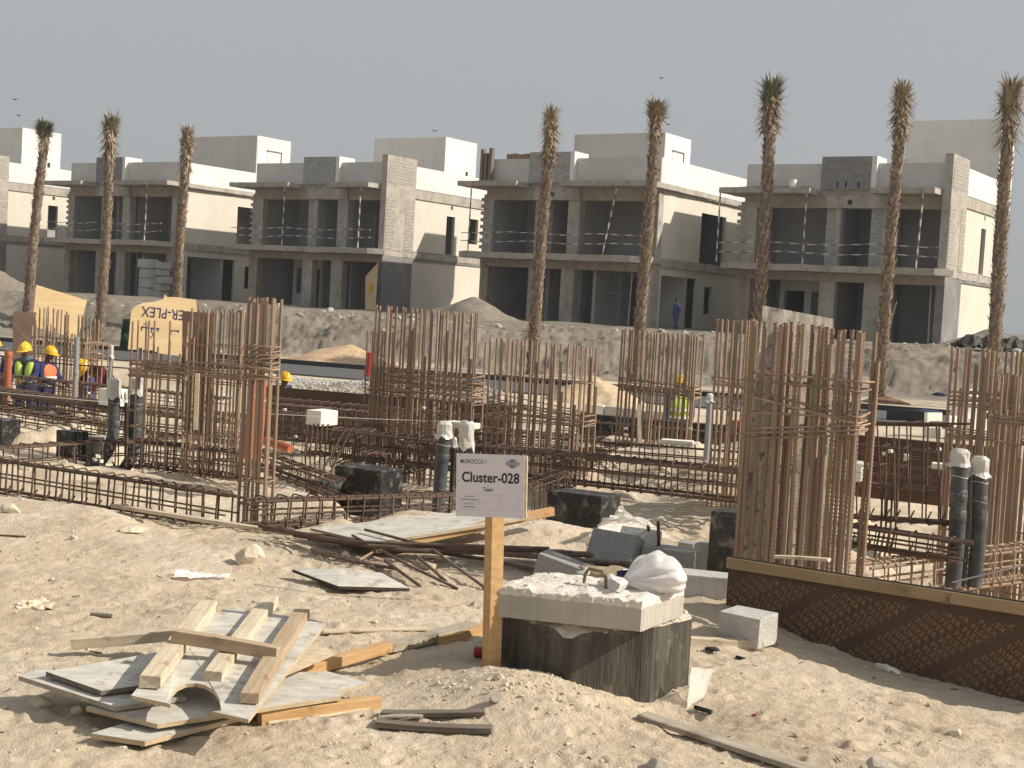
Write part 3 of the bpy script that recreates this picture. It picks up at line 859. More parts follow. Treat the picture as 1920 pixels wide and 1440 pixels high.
dsand = mat('heap_sand', (.17, .148, .118), (.25, .22, .178), 4, .95, .7, 24)
M['dsand'] = dsand
heap('sand_heap', 'pointed grey sand heap between the two middle villas', W(886, 600, 72).x, 72, 3.3, 1.4, dsand, 4, .95)
heap('sand_heap', 'low sand heap before the leftmost villa', -30.5, 80, 3.0, 1.3, dsand, 6, .95)
heap('sand_heap', 'sand heap under black sheets right of the right villa', W(1850, 640, 64).x, 64, 2.4, .95, dsand, 8, .95)
heap('sand_heap', 'tan straw-coloured heap behind the cream kerb stones', W(1110, 745, 35).x, 35, 1.25, .62, mat('tan_heap', (.46, .35, .22), (.60, .48, .33), 6, .95, 1, 20), 9)
heap('sand_heap', 'sunlit tan patch, painted as an orange-tan heap, at the embankment foot behind the tall bars', W(655, 690, 46).x, 46, 2.2, .75, mat('sunlit_patch_tan', (.42, .28, .16), (.60, .45, .30), 6, .95, 1, 20), 12)  # its lighter tan colour stands for a sunlit patch below the bank
mb = MB()
for i in range(260):
    u = rnd.uniform(-60, 1990); D = rnd.uniform(55.5, 64); x = (u - 960) / 2600 * D
    s = .05 + .2 * rnd.random() ** 3
    rock_mb(mb, (x, D, gz(x, D) + s * .2), (s, s, s), 1)
for i in range(140):
    u = rnd.uniform(-60, 1990); D = rnd.uniform(43, 54); x = (u - 960) / 2600 * D
    s = .03 + .11 * rnd.random() ** 3
    rock_mb(mb, (x, D, gz(x, D) + s * .2), (s, s, s), 1)
mb.build('rubble', M['cblock_pale'], None, kind='stuff', label='broken concrete rubble along the embankment', cat='rubble', at_base=False)
# grey gravel behind the pit
n = 0; mb = MB()
for i in range(5200):
    u = rnd.uniform(480, 940); D = rnd.uniform(31.2, 36.5) + (760 - u) * .006
    x = (u - 960) / 2600 * D
    s = .02 + .045 * rnd.random() ** 2
    hgt = .16 * math.exp(-((D - 34) / 1.6) ** 2) * (1 + .6 * math.sin(u * .03))
    rock_mb(mb, (x, D, gz(x, D) + max(hgt, 0) * rnd.random() + s * .3), (s, s, s), 1)
mb.build('gravel', M['gravel'], None, kind='stuff', label='grey gravel spread between the pit and the road', cat='gravel', at_base=False)
mb = MB()
for sx in (0, .9, 1.9, 2.5):
    p = W(1790 + sx * 40, 640, 62 + sx)
    pts = []
    n0 = len(mb.v)
    for i in range(9):
        for j in range(7):
            a, b_ = i / 8, j / 6
            pts.append((p.x + (a - .5) * 1.4, p.y - 2.2 + (b_ - .5) * 1.3, 1.15 + .5 * math.sin(a * PI) * math.sin(b_ * PI) + rnd.uniform(-.13, .13)))
    mb.add(pts, [[i * 7 + j, (i + 1) * 7 + j, (i + 1) * 7 + j + 1, i * 7 + j + 1] for i in range(8) for j in range(6)], 0)
o = mb.build('tarpaulin', M['tarp'], None, label='crumpled black tarpaulin on the bank before the right villa', cat='tarpaulin')

# ------------------------------------------------------------------ palms
def palm(label, ub, vb, D, ut, vt, rt, kind, seed, zb=None):
    q = random.Random(seed); rt *= .68
    base = W(ub, vb, D)
    if zb is None: zb = gz(base.x, base.y)
    # slide the foot along the lean so that it stands on the ground
    top = W(ut, vt, D)
    d = (base - top); base = top + d * ((top.z - zb) / (top.z - base.z)); base.z = zb - .15
    t = thing('palm_tree', label, 'palm tree', Matrix.Translation(base), 'bare planted palms along the embankment')
    H = (top - base).length
    bend = q.uniform(-.1, .1)
    def ax(s): return base.lerp(top, s) + Vector((math.sin(s * PI) * bend, 0, 0))
    ht = kind['h'] / H                        # share of the length taken by the crown bundle
    n = 30; mb = MB()
    rr = lambda s: rt * (1.18 - .22 * s + .25 * math.exp(-s * 16)) * (1 + .03 * math.sin(s * 60 + seed))
    mb.tube([ax(s * (1 - ht * .5) / n) for s in range(n + 1)], [rr(s / n) for s in range(n + 1)], 10)
    tr = mb.build('trunk', M['trunk'], t)
    mb = MB(); k = 0; s = 0.0
    while s < 1 - ht * .6:
        for j in range(7):
            w = 2 * PI * (j / 7 + k * .31) + q.uniform(-.2, .2)
            p = ax(s + q.uniform(-.004, .004)); r = rr(s)
            o_ = Vector((math.cos(w), math.sin(w), 0)); tn = Vector((-o_.y, o_.x, 0))
            l, wd = q.uniform(.14, .25), q.uniform(.045, .08)
            out = q.uniform(.3, 1.15)
            a = p + o_ * r * .9
            b_ = a + (o_ * .055 * out + Vector((0, 0, l * .55)))
            c = b_ + (o_ * .07 * out + Vector((q.uniform(-.02, .02), 0, l * q.uniform(.2, .6))))
            mb.add([a - tn * wd, a + tn * wd, b_ + tn * wd * .75, b_ - tn * wd * .75, c + tn * wd * .2, c - tn * wd * .2], [[0, 1, 2, 3], [3, 2, 4, 5]])
        k += 1; s += .105 / H * q.uniform(.85, 1.15) * 1.25
    mb.build('leaf_base', M['husk'], tr, kind='stuff')
    # crown bundle: fronds tied upright, some hanging
    mb = MB()
    cb = ax(1 - ht)
    for i in range(kind['n']):
        f = q.random()
        up = q.random() < kind['up']
        w = q.uniform(0, 2 * PI); o_ = Vector((math.cos(w), math.sin(w), 0)); tn = Vector((-o_.y, o_.x, 0))
        z0 = kind['h'] * (q.uniform(.35, .85) if up else q.uniform(.0, .8))
        p = cb + Vector((0, 0, z0)) + o_ * rt * q.uniform(.5, 1.0)
        L_ = kind['len'] * q.uniform(.55, 1.0)
        tilt = (q.uniform(.05, .7) * kind['spread']) if up else q.uniform(2.2, 2.95)
        bendd = q.uniform(.0, .5) if up else q.uniform(-.5, .1)
        mi = 1 if (up and q.random() < kind['green']) else 0
        wd = q.uniform(.010, .024)
        pts = [p]; ang = tilt
        for j in range(3):
            ang += bendd * .6
            pts.append(pts[-1] + (o_ * math.sin(ang) + Vector((0, 0, math.cos(ang)))) * L_ / 3 + tn * q.uniform(-.03, .03))
        ws = [wd * .8, wd * 1.3, wd, .003]
        vs = []
        for P_, w2 in zip(pts, ws): vs += [P_ - tn * w2, P_ + tn * w2]
        mb.add(vs, [[0, 1, 3, 2], [2, 3, 5, 4], [4, 5, 7, 6]], mi)
    # bundle of stalks
    mb.tube([cb - Vector((0, 0, .1)), cb + Vector((0, 0, kind['h'] * .45)), cb + Vector((0, 0, kind['h'] * .85))], [rt * 1.0, rt * 1.05, rt * .45], 9)
    mb.build('crown', [M['straw'], M['green']], t)
    return t


g_round = dict(h=.95, n=760, up=.85, len=.5, spread=1.3, green=.9)
g_small = dict(h=1.35, n=520, up=.65, len=.66, spread=.7, green=.6)
brown_tall = dict(h=1.7, n=560, up=.45, len=.5, spread=.5, green=.08)
brown_tuft = dict(h=.95, n=560, up=.75, len=.5, spread=1.3, green=.04)
green_skirt = dict(h=1.35, n=820, up=.55, len=.62, spread=.8, green=.93)
brown_mix = dict(h=1.5, n=620, up=.55, len=.55, spread=.65, green=.3)
brown_fork = dict(h=1.7, n=700, up=.6, len=.66, spread=.85, green=.2)
palm('leaning palm with a bushy green top at the far left of the row', 53, 585, 56, 88, 232, .235, g_round, 1)
palm('thin palm with a small green and straw tuft behind the left yellow board', 184, 645, 54, 207, 222, .235, g_small, 2)
palm('palm with a narrow brown tied top above the lettered yellow board', 333, 560, 56, 355, 236, .235, brown_tall, 3)
palm('palm with a shaggy brown top before the middle of the garage villa', 998, 700, 47, 1038, 203, .245, brown_tall, 4)
palm('palm with a spiky straw tuft at the right corner of the garage villa', 1190, 716, 46, 1233, 194, .245, brown_tuft, 5)
palm('palm with a green head over a hanging straw skirt, behind the biggest bar cage', 1415, 700, 43, 1446, 155, .235, green_skirt, 6)
palm('palm standing clear on the bank with a ragged brown top', 1648, 752, 42.4, 1696, 158, .225, brown_mix, 7)
palm('rightmost palm with a forked messy straw top, cut by the edge', 1864, 700, 41, 1898, 152, .245, brown_fork, 8)
p = W(1655, 762, 41.6)
heap('mulch_heap', 'ring of orange-brown bark mulch at the foot of the clear-standing palm', p.x + .2, 41.9, .75, .2, M['redsoil'], 5)
# ------------------------------------------------------------------ reinforcement
def unit_bar(name, n, m, ribs=0):
    mb = MB()
    if not ribs: mb.tube([(0, 0, 0), (0, 0, 1)], 1, n)
    else:
        pts, rs = [], []
        for i in range(ribs):
            for f, r in ((0, .90), (.45, .90), (.6, 1.16), (.85, 1.16)):
                pts.append((0, 0, (i + f) / ribs)); rs.append(r)
        pts.append((0, 0, 1)); rs.append(.9)
        mb.tube(pts, rs, n)
    return mesh_of(mb, name, m)


BAR = unit_bar('bar_mesh', 6, M['rust'])
BAR_D = unit_bar('bar_mesh_dark', 6, M['rust_dark'])
BAR_R = unit_bar('ribbed_bar_mesh', 7, M['rust'], 90)


def bar_between(p, q, r, parent, name, mesh=BAR):
    inv = MOF[parent.name].inverted()
    p, q = inv @ Vector(p), inv @ Vector(q)
    d = q - p
    Mx = d.to_track_quat('Z', 'Y').to_matrix().to_4x4()
    Mx = Matrix.Translation(p) @ Mx @ Matrix.Diagonal((r, r, d.length, 1))
    return inst(mesh, name, parent, Mx)


def loop_mesh(w, d, r, m, hook=.07, seed=0, n=5):
    """closed tie: rectangle w by d with bent hooks"""
    q = random.Random(seed)
    b = .03
    pts = []
    for (x, y), (sx, sy) in (((0, 0), (1, 0)), ((w, 0), (0, 1)), ((w, d), (-1, 0)), ((0, d), (0, -1))):
        ix, iy = (1 if x == 0 else -1), (1 if y == 0 else -1)
        c1 = (x + (ix * b if sx == 0 else 0), y + (iy * b if sx else 0)); c2 = (x + (ix * b if sx else 0), y + (iy * b if sx == 0 else 0))
        pts += [(*c1, q.uniform(-.006, .006)), (*c2, q.uniform(-.006, .006))]
    mb = MB(); mb.tube(pts, r, n, closed=True)
    mb.tube([(b, 0, 0), (b + hook, .012 + hook * .7, .01)], r, n)
    return mesh_of(mb, 'tie_mesh', m)


def cage(label, uL, vL, uR, vR, Dc, a, depth, nf, zb, r=.012, nb=None, ties=(), low=None, seed=0, mesh=BAR, short=0, double=0):
    q = random.Random(seed + 100)
    w = (uR - uL) / 2600 * Dc
    ar = math.radians(a)
    w = w / (math.cos(ar) + .001)
    DL, DR = Dc + w / 2 * math.sin(ar), Dc - w / 2 * math.sin(ar)
    pL, pR = W(uL, vL, DL), W(uR, vR, DR)
    away = Vector((math.sin(ar), math.cos(ar), 0)) * depth
    base = Vector(((pL.x + pR.x) / 2, (pL.y + pR.y) / 2, zb))
    ang = -math.degrees(math.atan2((pR - pL).y, (pR - pL).x))
    t = thing('rebar_cage', label, 'rebar cage', fr(base, ang), 'upright rebar cages')
    wid = math.hypot(pR.x - pL.x, pR.y - pL.y)
    rows = [(0, nf), (depth, nb if nb is not None else max(3, nf - 2))]
    for y, n in rows:
        if n <= 0: continue
        for i in range(n):
            f = i / (n - 1) + (q.uniform(-.13, .13) / n if 0 < i < n - 1 else 0)
            zt = pL.z + (pR.z - pL.z) * f - zb
            if short and q.random() < short: zt -= q.uniform(.15, .45)
            x = -wid / 2 + wid * f
            Mx = Matrix.Translation((x, y + q.uniform(-.01, .01), 0)) @ Matrix.Rotation(q.uniform(-.006, .006), 4, 'X') @ Matrix.Rotation(q.uniform(-.008, .008), 4, 'Y') @ Matrix.Rotation(q.uniform(0, 6), 4, 'Z') @ Matrix.Diagonal((r, r, zt + q.uniform(-.014, .008), 1))
            inst(mesh, 'vertical_bar', t, Mx)
            if double and q.random() < double:
                inst(mesh, 'vertical_bar', t, Matrix.Translation((r * 2.05, 0, -.0)) @ Mx @ Matrix.Diagonal((1, 1, q.uniform(.6, .98), 1)))
    lm = [loop_mesh(wid + .03, depth + .03, max(.006, r * .55), M['rust'], seed=seed + k) for k in range(3)]
    H = max(pL.z, pR.z) - zb
    for zr, ty, tx in ties:
        Mx = Matrix.Translation((-wid / 2 - .015 + q.uniform(-.012, .012), -.015 + q.uniform(-.012, .01), H - zr)) @ Matrix.Rotation(ty, 4, 'Y') @ Matrix.Rotation(tx, 4, 'X')
        inst(lm[q.randrange(3)], 'tie', t, Mx)
    if low:
        z = .1
        while z < low:
            inst(lm[q.randrange(3)], 'tie', t, Matrix.Translation((-wid / 2 - .015, -.015, z + q.uniform(-.01, .01))) @ Matrix.Rotation(q.uniform(-.01, .01), 4, 'Y'))
            z += .19
    return t


def clutter(z0, n, sp, tilt, q):
    return [(z0 + q.uniform(0, sp), q.uniform(-tilt, tilt), q.uniform(-.12, .12)) for _ in range(n)]


q = random.Random(3)
# the big cage at the right, close to the camera, with a peeled panel inside it
KA = cage('largest rebar cage, close at the right, with ribbed bars round a peeled plywood panel', 1408, 598, 1620, 621, 8.95, 27, .24, 15, -.75, .0145, 12,
          ties=[(.345, .015, -.03), (.40, .02, .0), (.455, .17, -.12), (.50, .16, .05), (.62, -.045, .1), (.73, -.12, .02), (.76, -.13, -.05), (.80, -.145, .04)], low=.55, seed=1, mesh=BAR_R, short=.12, double=.22)
pl = [W(1432, 573, 9.24), W(1563, 598, 9.34)]
bl = [W(1380, 1055, 9.24), W(1552, 1078, 9.34)]
t = thing('plywood_board', 'tall peeled plywood panel, bar-shadow streaks in its colour, inside the largest rebar cage', 'plywood panel', Matrix.Translation((bl[0] + bl[1]) / 2))
mb = MB(); mb.prism([bl[0], bl[1], pl[1], pl[0]], .018)
mb.build('sheet', M['worn_shadowed'], t)
cage('narrow rebar cage half hidden behind the largest cage', 1349, 598, 1436, 601, 17, 28, .28, 11, -.9, .0155, 7, ties=clutter(.72, 6, .4, .06, q), low=.7, seed=2)
cage('rebar cage before the worker in the lime vest, beside a grey pipe', 1166, 617, 1306, 629, 19.5, 26, .28, 18, -.9, .0165, 10, ties=[(.70, .06, .0), (.74, .04, .1), (.78, .03, -.1), (.81, .07, 0), (.86, .05, .05)], low=.8, seed=3)
cage('rebar cage with two slanting ties behind the site sign', 921, 633, 1102, 651, 18.3, 27, .34, 17, -.75, .0148, 14, ties=[(.50, .01, 0), (.80, .10, .05), (.86, .12, -.03), (.90, .02, .0), (.95, .05, .1), (1.02, -.01, 0), (1.06, .0, .06), (1.1, -.02, 0)], low=.45, seed=4, short=.1, double=.2)
cage('wide rebar cage of tall bars left of the sign, in front of the road', 705, 572, 893, 588, 20.6, 26, .36, 20, -.95, .0168, 14, ties=clutter(.92, 14, .42, .04, q), low=1.0, seed=5, short=.12, double=.35)
cage('sparse row of thin bars at the left side of the wide tall cage', 690, 620, 722, 622, 20.9, 26, .25, 5, -.95, .012, 4, ties=clutter(.7, 3, .3, .05, q), low=.8, seed=15)
cage('rebar cage around the lettered yellow plywood board', 246, 600, 352, 604, 16.0, 26, .32, 8, -.34, .0125, 6, ties=clutter(.48, 14, .2, .02, q), low=.75, seed=6, short=.3)
cage('dense rebar cage between the brown patterned panel and the slim column', 352, 575, 462, 585, 15.6, 26, .34, 15, -.34, .0125, 13, ties=clutter(.62, 13, .24, .025, q) + [(.42, .0, 0)], low=.85, seed=7, short=.25)
cage('rebar cage at the far left under the slanted yellow board', 62, 572, 163, 600, 27.2, 26, .35, 16, -1.05, .0175, 14, ties=[(.62, .02, 0), (.82, .03, .05), (.95, .02, 0), (1.0, .04, .05)], low=.9, seed=8, short=.4)
cage('small low rebar cage between the left grey pipe and the lettered board', 150, 640, 192, 643, 24.5, 26, .3, 6, -1.0, .011, 5, ties=[(.05, .0, 0), (.22, .02, 0), (.3, .04, 0)], low=.8, seed=9)
KC = cage('slim rebar column at the corner of the near beams, ties bundled halfway', 464, 556, 512, 560, 11.9, 20, .16, 5, -.32, .0145, 4, ties=[(.42, 0, 0), (.45, .05, .05), (.5, -.03, 0), (.53, .1, 0), (.55, -.12, .1), (.58, .1, 0), (.6, .04, 0), (.63, -.1, .1), (.66, .05, -.1), (.69, .02, 0), (.71, -.05, 0)], low=.5, seed=10, mesh=BAR_R)
cage('rebar cage at the right edge behind the two dark pipes', 1787, 649, 1935, 664, 12.6, 27, .4, 14, -.9, .0145, 12, ties=[(.42, -.02, 0), (.46, .0, .05), (.5, -.04, 0), (.54, .02, 0)] + clutter(.72, 4, .15, .05, q), low=.9, seed=11, short=.2, double=.3)
cage('nearer rebar cage cut by the right edge, bars with bent heads', 1868, 700, 2010, 712, 11.2, 27, .35, 12, -.8, .0125, 10, ties=clutter(.3, 6, .4, .06, q), low=.8, seed=12, short=.2, double=.2)


def beam(label, p0, p1, w, h, sp=.16, rl=.010, rs=.006, nl=3, sag=0, mid=1, seed=0, dark=True):
    """horizontal cage of longitudinal bars held by closed stirrups; p0-p1 is its top centre line"""
    q = random.Random(seed + 500)
    p0, p1 = Vector(p0), Vector(p1)
    d = p1 - p0
    Lh = d.length
    X = d.normalized(); Yv = Vector((-X.y, X.x, 0)).normalized(); Zv = X.cross(Yv)
    Mx = Matrix((X, Yv, Zv)).transposed().to_4x4(); Mx.translation = p0 + Vector((0, 0, -h))
    t = thing('rebar_beam', label, 'rebar beam', Mx, 'horizontal rebar beam cages')
    mesh = BAR_D if dark else BAR
    for zz, k in ((h - rs * 2 - rl, nl), (rs * 2 + rl, nl)):
        for i in range(k):
            y = -w / 2 + .02 + (w - .04) * i / max(1, k - 1)
            e = q.uniform(0, .12)
            Mb = Matrix.Translation((-e, y, zz + q.uniform(-.008, .008))) @ Matrix.Rotation(PI / 2 + q.uniform(-.004, .004), 4, 'Y') @ Matrix.Rotation(q.uniform(-.003, .003), 4, 'X') @ Matrix.Diagonal((rl, rl, Lh + e + q.uniform(0, .12), 1))
            inst(mesh, 'longitudinal_bar', t, Mb)
    for i in range(mid):
        for y in (-w / 2 + .012, w / 2 - .012):
            z = h * (i + 1) / (mid + 1)
            inst(mesh, 'longitudinal_bar', t, Matrix.Translation((0, y, z + q.uniform(-.01, .01))) @ Matrix.Rotation(PI / 2 + q.uniform(-.005, .005), 4, 'Y') @ Matrix.Diagonal((rl * .7, rl * .7, Lh, 1)))
    lm = [loop_mesh(h, w, rs, M['rust_dark'] if dark else M['rust'], seed=seed * 3 + k, n=4) for k in range(2)]
    n = min(99, max(3, int(Lh / sp)))
    for i in range(n):
        x = Lh * (i + .5) / n + q.uniform(-.02, .02)
        Ms = Matrix.Translation((x, -w / 2, 0)) @ Matrix.Rotation(q.uniform(-.05, .05), 4, 'Y') @ Matrix.Rotation(q.uniform(-.04, .04), 4, 'Z') @ Matrix(((0, 0, 1, 0), (0, 1, 0, 0), (1, 0, 0, 0), (0, 0, 0, 1)))
        inst(lm[i % 2], 'stirrup', t, Ms)
    return t


def bpx(label, a, b, w, h, **k):
    """a, b: (u, v of the top line, distance)"""
    return beam(label, W(*a), W(*b), w, h, **k)


# near corner: one beam comes from the left edge, the next runs away to the right
bpx('nearest rebar beam, running in from the left edge to the slim column', (-330, 805, 14.0), (437, 924, 11.75), .22, .34, seed=1, sp=.15, rl=.012, rs=.0085)
bpx('rebar beam running away from the slim column towards the sign', (478, 930, 11.7), (868, 921, 13.3), .2, .28, seed=2, sp=.16, rl=.014, rs=.008)
bpx('second rebar beam from the left, crossing before the two dark pipes', (-30, 836, 14.8), (430, 812, 17.6), .2, .36, seed=3, sp=.19, rl=.012, rs=.0085)
bpx('long rebar beam behind the black footing, a foam block on its left end', (576, 796, 19.2), (1400, 879, 16.6), .28, .42, seed=4, sp=.19, rl=.017, rs=.0105, nl=4)
bpx('short rebar beam end left of the long beam, behind the orange pipes', (505, 818, 19.5), (570, 825, 19.3), .25, .45, seed=5, sp=.15)
bpx('rebar beam of rounded stirrups behind the sign, left of the sand bank', (880, 806, 19.6), (1400, 842, 17.6), .28, .30, seed=6, sp=.2, rl=.014, rs=.01)
bpx('far rebar beam under the gravel, right of the slim column', (478, 742, 26.3), (946, 781, 24.6), .4, .55, seed=7, sp=.2, rl=.013, rs=.009, nl=4, mid=2)
bpx('second far rebar beam, just nearer than the one under the gravel', (470, 765, 23.5), (960, 812, 21.9), .35, .5, seed=8, sp=.2, rl=.013, rs=.008, nl=4, mid=2)
bpx('far rebar beam before the workers at the left', (-40, 696, 24.6), (420, 745, 22.8), .4, .42, seed=9, sp=.2, rl=.012, rs=.008, nl=4, mid=2)
bpx('thick dark rebar beam ending at the left dark pipes', (-60, 718, 20.8), (232, 762, 19.2), .45, .3, seed=10, sp=.19, rl=.019, rs=.009, nl=5)
bpx('lower rebar beam above the cut sand at the far left', (-60, 752, 18.9), (250, 800, 17.9), .4, .26, seed=11, sp=.2, rl=.014, rs=.008, nl=4)
bpx('rebar beam behind the two left dark pipes, lying across the dense cage', (262, 822, 16.4), (470, 846, 15.4), .3, .34, seed=12, sp=.13, rl=.012, rs=.008)
bpx('rebar beam low behind the slim column, running to the black footing', (470, 838, 15.2), (615, 890, 14.8), .25, .22, seed=13, sp=.12, rl=.014, rs=.008)
bpx('rebar beam before the black wall, right of the sign', (1050, 784, 22.2), (1420, 815, 20.6), .35, .5, seed=14, sp=.18, rl=.012, nl=4, mid=2)
bpx('rebar beam against the far brown formwork, right of the largest cage', (1570, 825, 16.2), (1880, 855, 15.2), .3, .36, seed=15, sp=.21, rl=.010, mid=2)
bpx('second rebar beam at the right, nearer than the far brown formwork', (1560, 862, 15.2), (1840, 884, 14.4), .3, .25, seed=16, sp=.2, rl=.012)
bpx('tall open rebar beam of widely spaced stirrups, right of the largest cage', (1618, 790, 10.9), (1800, 792, 10.35), .2, .78, seed=17, sp=.115, rl=.010, mid=0, rs=.0065)
bpx('dark rebar beam lying low beyond the brown formwork board', (1586, 978, 10.4), (1800, 1010, 10.0), .22, .18, seed=18, sp=.12, rl=.012, nl=4)
bpx('rebar beam rising to the right edge behind the formwork board', (1628, 1052, 9.9), (1990, 1012, 11.2), .22, .30, seed=19, sp=.13, rl=.0125, dark=False)
bpx('rebar beam behind the sign, ending at the right black footing', (990, 905, 14.6), (1062, 880, 15.4), .3, .5, seed=20, sp=.09, dark=True)
bpx('short tall rebar beam under the gravel, its stirrups set close', (495, 754, 25.2), (705, 772, 24.4), .4, .62, seed=21, sp=.13, rl=.012, rs=.009, nl=4, mid=3)
bpx('rebar beam crossing the pit behind the cage with slanting ties', (880, 798, 21.6), (1190, 824, 20.4), .35, .5, seed=22, sp=.15, rl=.013, rs=.009, nl=4, mid=2)
bpx('rebar beam running away from the long beam towards the gravel', (640, 822, 18.6), (760, 768, 24), .3, .42, seed=23, sp=.16, rl=.013, rs=.009, nl=4)
bpx('rebar beam running away at the foot of the wide tall cage', (700, 846, 18.2), (905, 800, 22), .3, .4, seed=24, sp=.16, rl=.013, rs=.009, nl=4)
bpx('short rebar beam running away right of the sign under the long beam', (1040, 862, 17.4), (1190, 822, 20.3), .3, .4, seed=25, sp=.15, rl=.013, rs=.009, nl=4)
bpx('rebar beam before the lettered board, behind the two left dark pipes', (225, 752, 20.5), (470, 778, 19.4), .35, .45, seed=26, sp=.14, rl=.013, rs=.009, nl=4, mid=2)
# diagonal starter bars at the left end of the long beam
for k, (a, b) in enumerate((((648, 803), (598, 895)), ((658, 805), (610, 905)))):
    mb = MB(); mb.tube([W(a[0], a[1], 18.6), W(b[0], b[1], 18.2)], .013, 6)
    mb.build('diagonal_bar', M['rust_dark'], None, label=('left' if k == 0 else 'right') + ' of two diagonal bars at the end of the long beam', cat='rebar', group='diagonal bars')
mb = MB()
for k in range(5): mb.tube([W(580 + k * 9, 795, 18.9), W(577 + k * 9, 800, 18.9), W(572 + k * 9, 845 + k * 8, 18.7), W(575 + k * 9, 935, 18.5)], .013, 6)
mb.build('bar_bundle', M['rust_dark'], None, label='bundle of dark bars hanging under the foam block at the long beam\'s left end', cat='rebar bundle')
for k, (u, v) in enumerate(((1655, 905), (1664, 906), (1673, 908), (1682, 911))):
    mb = MB(); mb.tube([W(u - 40, v - 2, 10.6), W(u - 4, v + 4, 10.6), W(u, v + 10, 10.6), W(u - 3, v + 80, 10.6), W(u - 18, v + 150, 10.6)], .0085, 6)
    mb.build('bent_bar', M['rust_dark'], None, label='dark bent bar hooked down under the foam blocks beside the largest cage', cat='rebar', group='bent bars under foam blocks')
# spacer blocks tied in the cages
for k in range(46):
    u, v, D = q.choice([(q.uniform(0, 420), q.uniform(735, 800), 20), (q.uniform(0, 200), q.uniform(850, 885), 14.9), (q.uniform(520, 960), q.uniform(760, 850), 20), (q.uniform(1000, 1380), q.uniform(800, 880), 17.5), (q.uniform(1600, 1800), q.uniform(840, 870), 15)])
    mb = MB(); s = .021; mb.box((-s, -s * .7, -s * .7), (s, s * .7, s * .7), M=fr(W(u, v, D), q.uniform(0, 60)), jit=.006)
    mb.build('spacer', M['foam'], None, label='small white spacer block wedged between the bars of a beam cage', cat='spacer', group='white spacers in the cages')

# ------------------------------------------------------------------ boards in the middle distance
def frame_px(a_px, b_px, D, a=26):
    """frame on a standing board: origin at pixel a, x towards pixel b (level), z up"""
    pass


def standing(name, label, px, D, a, thick, mats, cat='plywood board', printed=None):
    """board whose face outline is given in pixels; lies in the vertical plane through its first point, turned by a"""
    ar = math.radians(a); e = Vector((math.cos(ar), -math.sin(ar), 0)); nrm = Vector((-math.sin(ar), -math.cos(ar), 0))
    p0 = W(px[0][0], px[0][1], D)
    pts = []
    for u, v in px:
        d = ray(u, v); k = nrm.dot(p0 - CAM) / nrm.dot(d)
        pts.append(CAM + d * k)
    lo = min(pts, key=lambda p: p.z)
    t = thing(name, label, cat, fr(Vector((pts[0].x, pts[0].y, lo.z)), a))
    mb = MB()
    cen = sum(pts, Vector()) / len(pts)
    area = sum((pts[i] - cen).cross(pts[(i + 1) % len(pts)] - cen).dot(nrm) for i in range(len(pts)))
    if area < 0: pts = pts[::-1]
    mb.prism(pts, thick, 0, 1 if len(mats) > 1 else 0)
    if printed: printed(mb, t, p0, nrm)
    mb.build('sheet', mats, t)
    return t, p0, e, nrm


def on_plane(u, v, p0, nrm, off=.002):
    d = ray(u, v); k = nrm.dot(p0 - CAM) / nrm.dot(d)
    return CAM + d * k + nrm * off


FONT = bpy.data.curves.new('lettering', 'FONT')


def text_mesh(s, size=1.0, bold=0.0, res=2, align='CENTER', space=1.0):
    c = bpy.data.curves.new('lettering', 'FONT'); c.body = s; c.size = size; c.offset = bold; c.resolution_u = res
    c.align_x = align; c.align_y = 'CENTER'; c.space_character = space
    o = bpy.data.objects.new('lettering', c); C.objects.link(o)
    bpy.context.view_layer.update()
    dg = bpy.context.evaluated_depsgraph_get()
    me = bpy.data.meshes.new_from_object(o.evaluated_get(dg))
    bpy.data.objects.remove(o)
    vs = [v.co.copy() for v in me.vertices]; fs = [list(p.vertices) for p in me.polygons]
    bpy.data.meshes.remove(me)
    return vs, fs


def letters(mb, s, org, ex, ez, size, bold=0, mi=0, **k):
    vs, fs = text_mesh(s, size, bold, **k)
    mb.add([Vector(org) + Vector(ex) * v.x + Vector(ez) * v.y for v in vs], fs, mi)


# left slanted yellow board
standing('plywood_board', 'slanted blank yellow plywood board behind the far left cage', [(60, 612), (68, 534), (163, 563), (147, 634), (150, 640), (143, 652), (120, 628)], 28.6, -28, .018, [M['yellow_ply'], M['ply_edge']])
# lettered yellow board, its writing upside down
t, p0, e, nr_ = standing('plywood_board', 'yellow plywood board with upside-down blue lettering and a ragged top edge', [(240, 655), (246, 583), (254, 574), (268, 568), (290, 566), (300, 562), (306, 561), (309, 552), (314, 557), (330, 557), (368, 562), (369, 584), (344, 668), (300, 663), (285, 657)], 17.2, -25, .018, [M['yellow_ply'], M['ply_edge']])
mb = MB()
a_, b_ = on_plane(268, 583, p0, nr_), on_plane(375, 594, p0, nr_)
ex = (a_ - b_).normalized(); ez = -ex.cross(nr_).normalized()
ez = ez if ez.z < 0 else -ez
cen = on_plane(324, 588.5, p0, nr_)
wd_ = (a_ - b_).length
vs_, fs_ = text_mesh('SUPER-PLEX', 1.0, 0.004)
tw = max(v.x for v in vs_) - min(v.x for v in vs_)
sz = (on_plane(266, 583, p0, nr_) - on_plane(382, 594, p0, nr_)).length / tw
mb.add([cen + ex * v.x * sz + ez * v.y * sz * 1.25 for v in vs_], fs_)
def stroke(pts, w):
    P = [on_plane(u, v, p0, nr_, .002) for u, v in pts]
    for i in range(len(P) - 1):
        d = (P[i + 1] - P[i]).normalized(); s_ = d.cross(nr_).normalized() * w
        mb.add([P[i] - s_ - d * w * .4, P[i] + s_ - d * w * .4, P[i + 1] + s_ + d * w * .4, P[i + 1] - s_ + d * w * .4], [[0, 1, 2, 3]])
stroke([(265, 613), (298, 617)], .009); stroke([(266, 612), (265, 620)], .007); stroke([(285, 617), (284, 622), (288, 628), (281, 634)], .006)
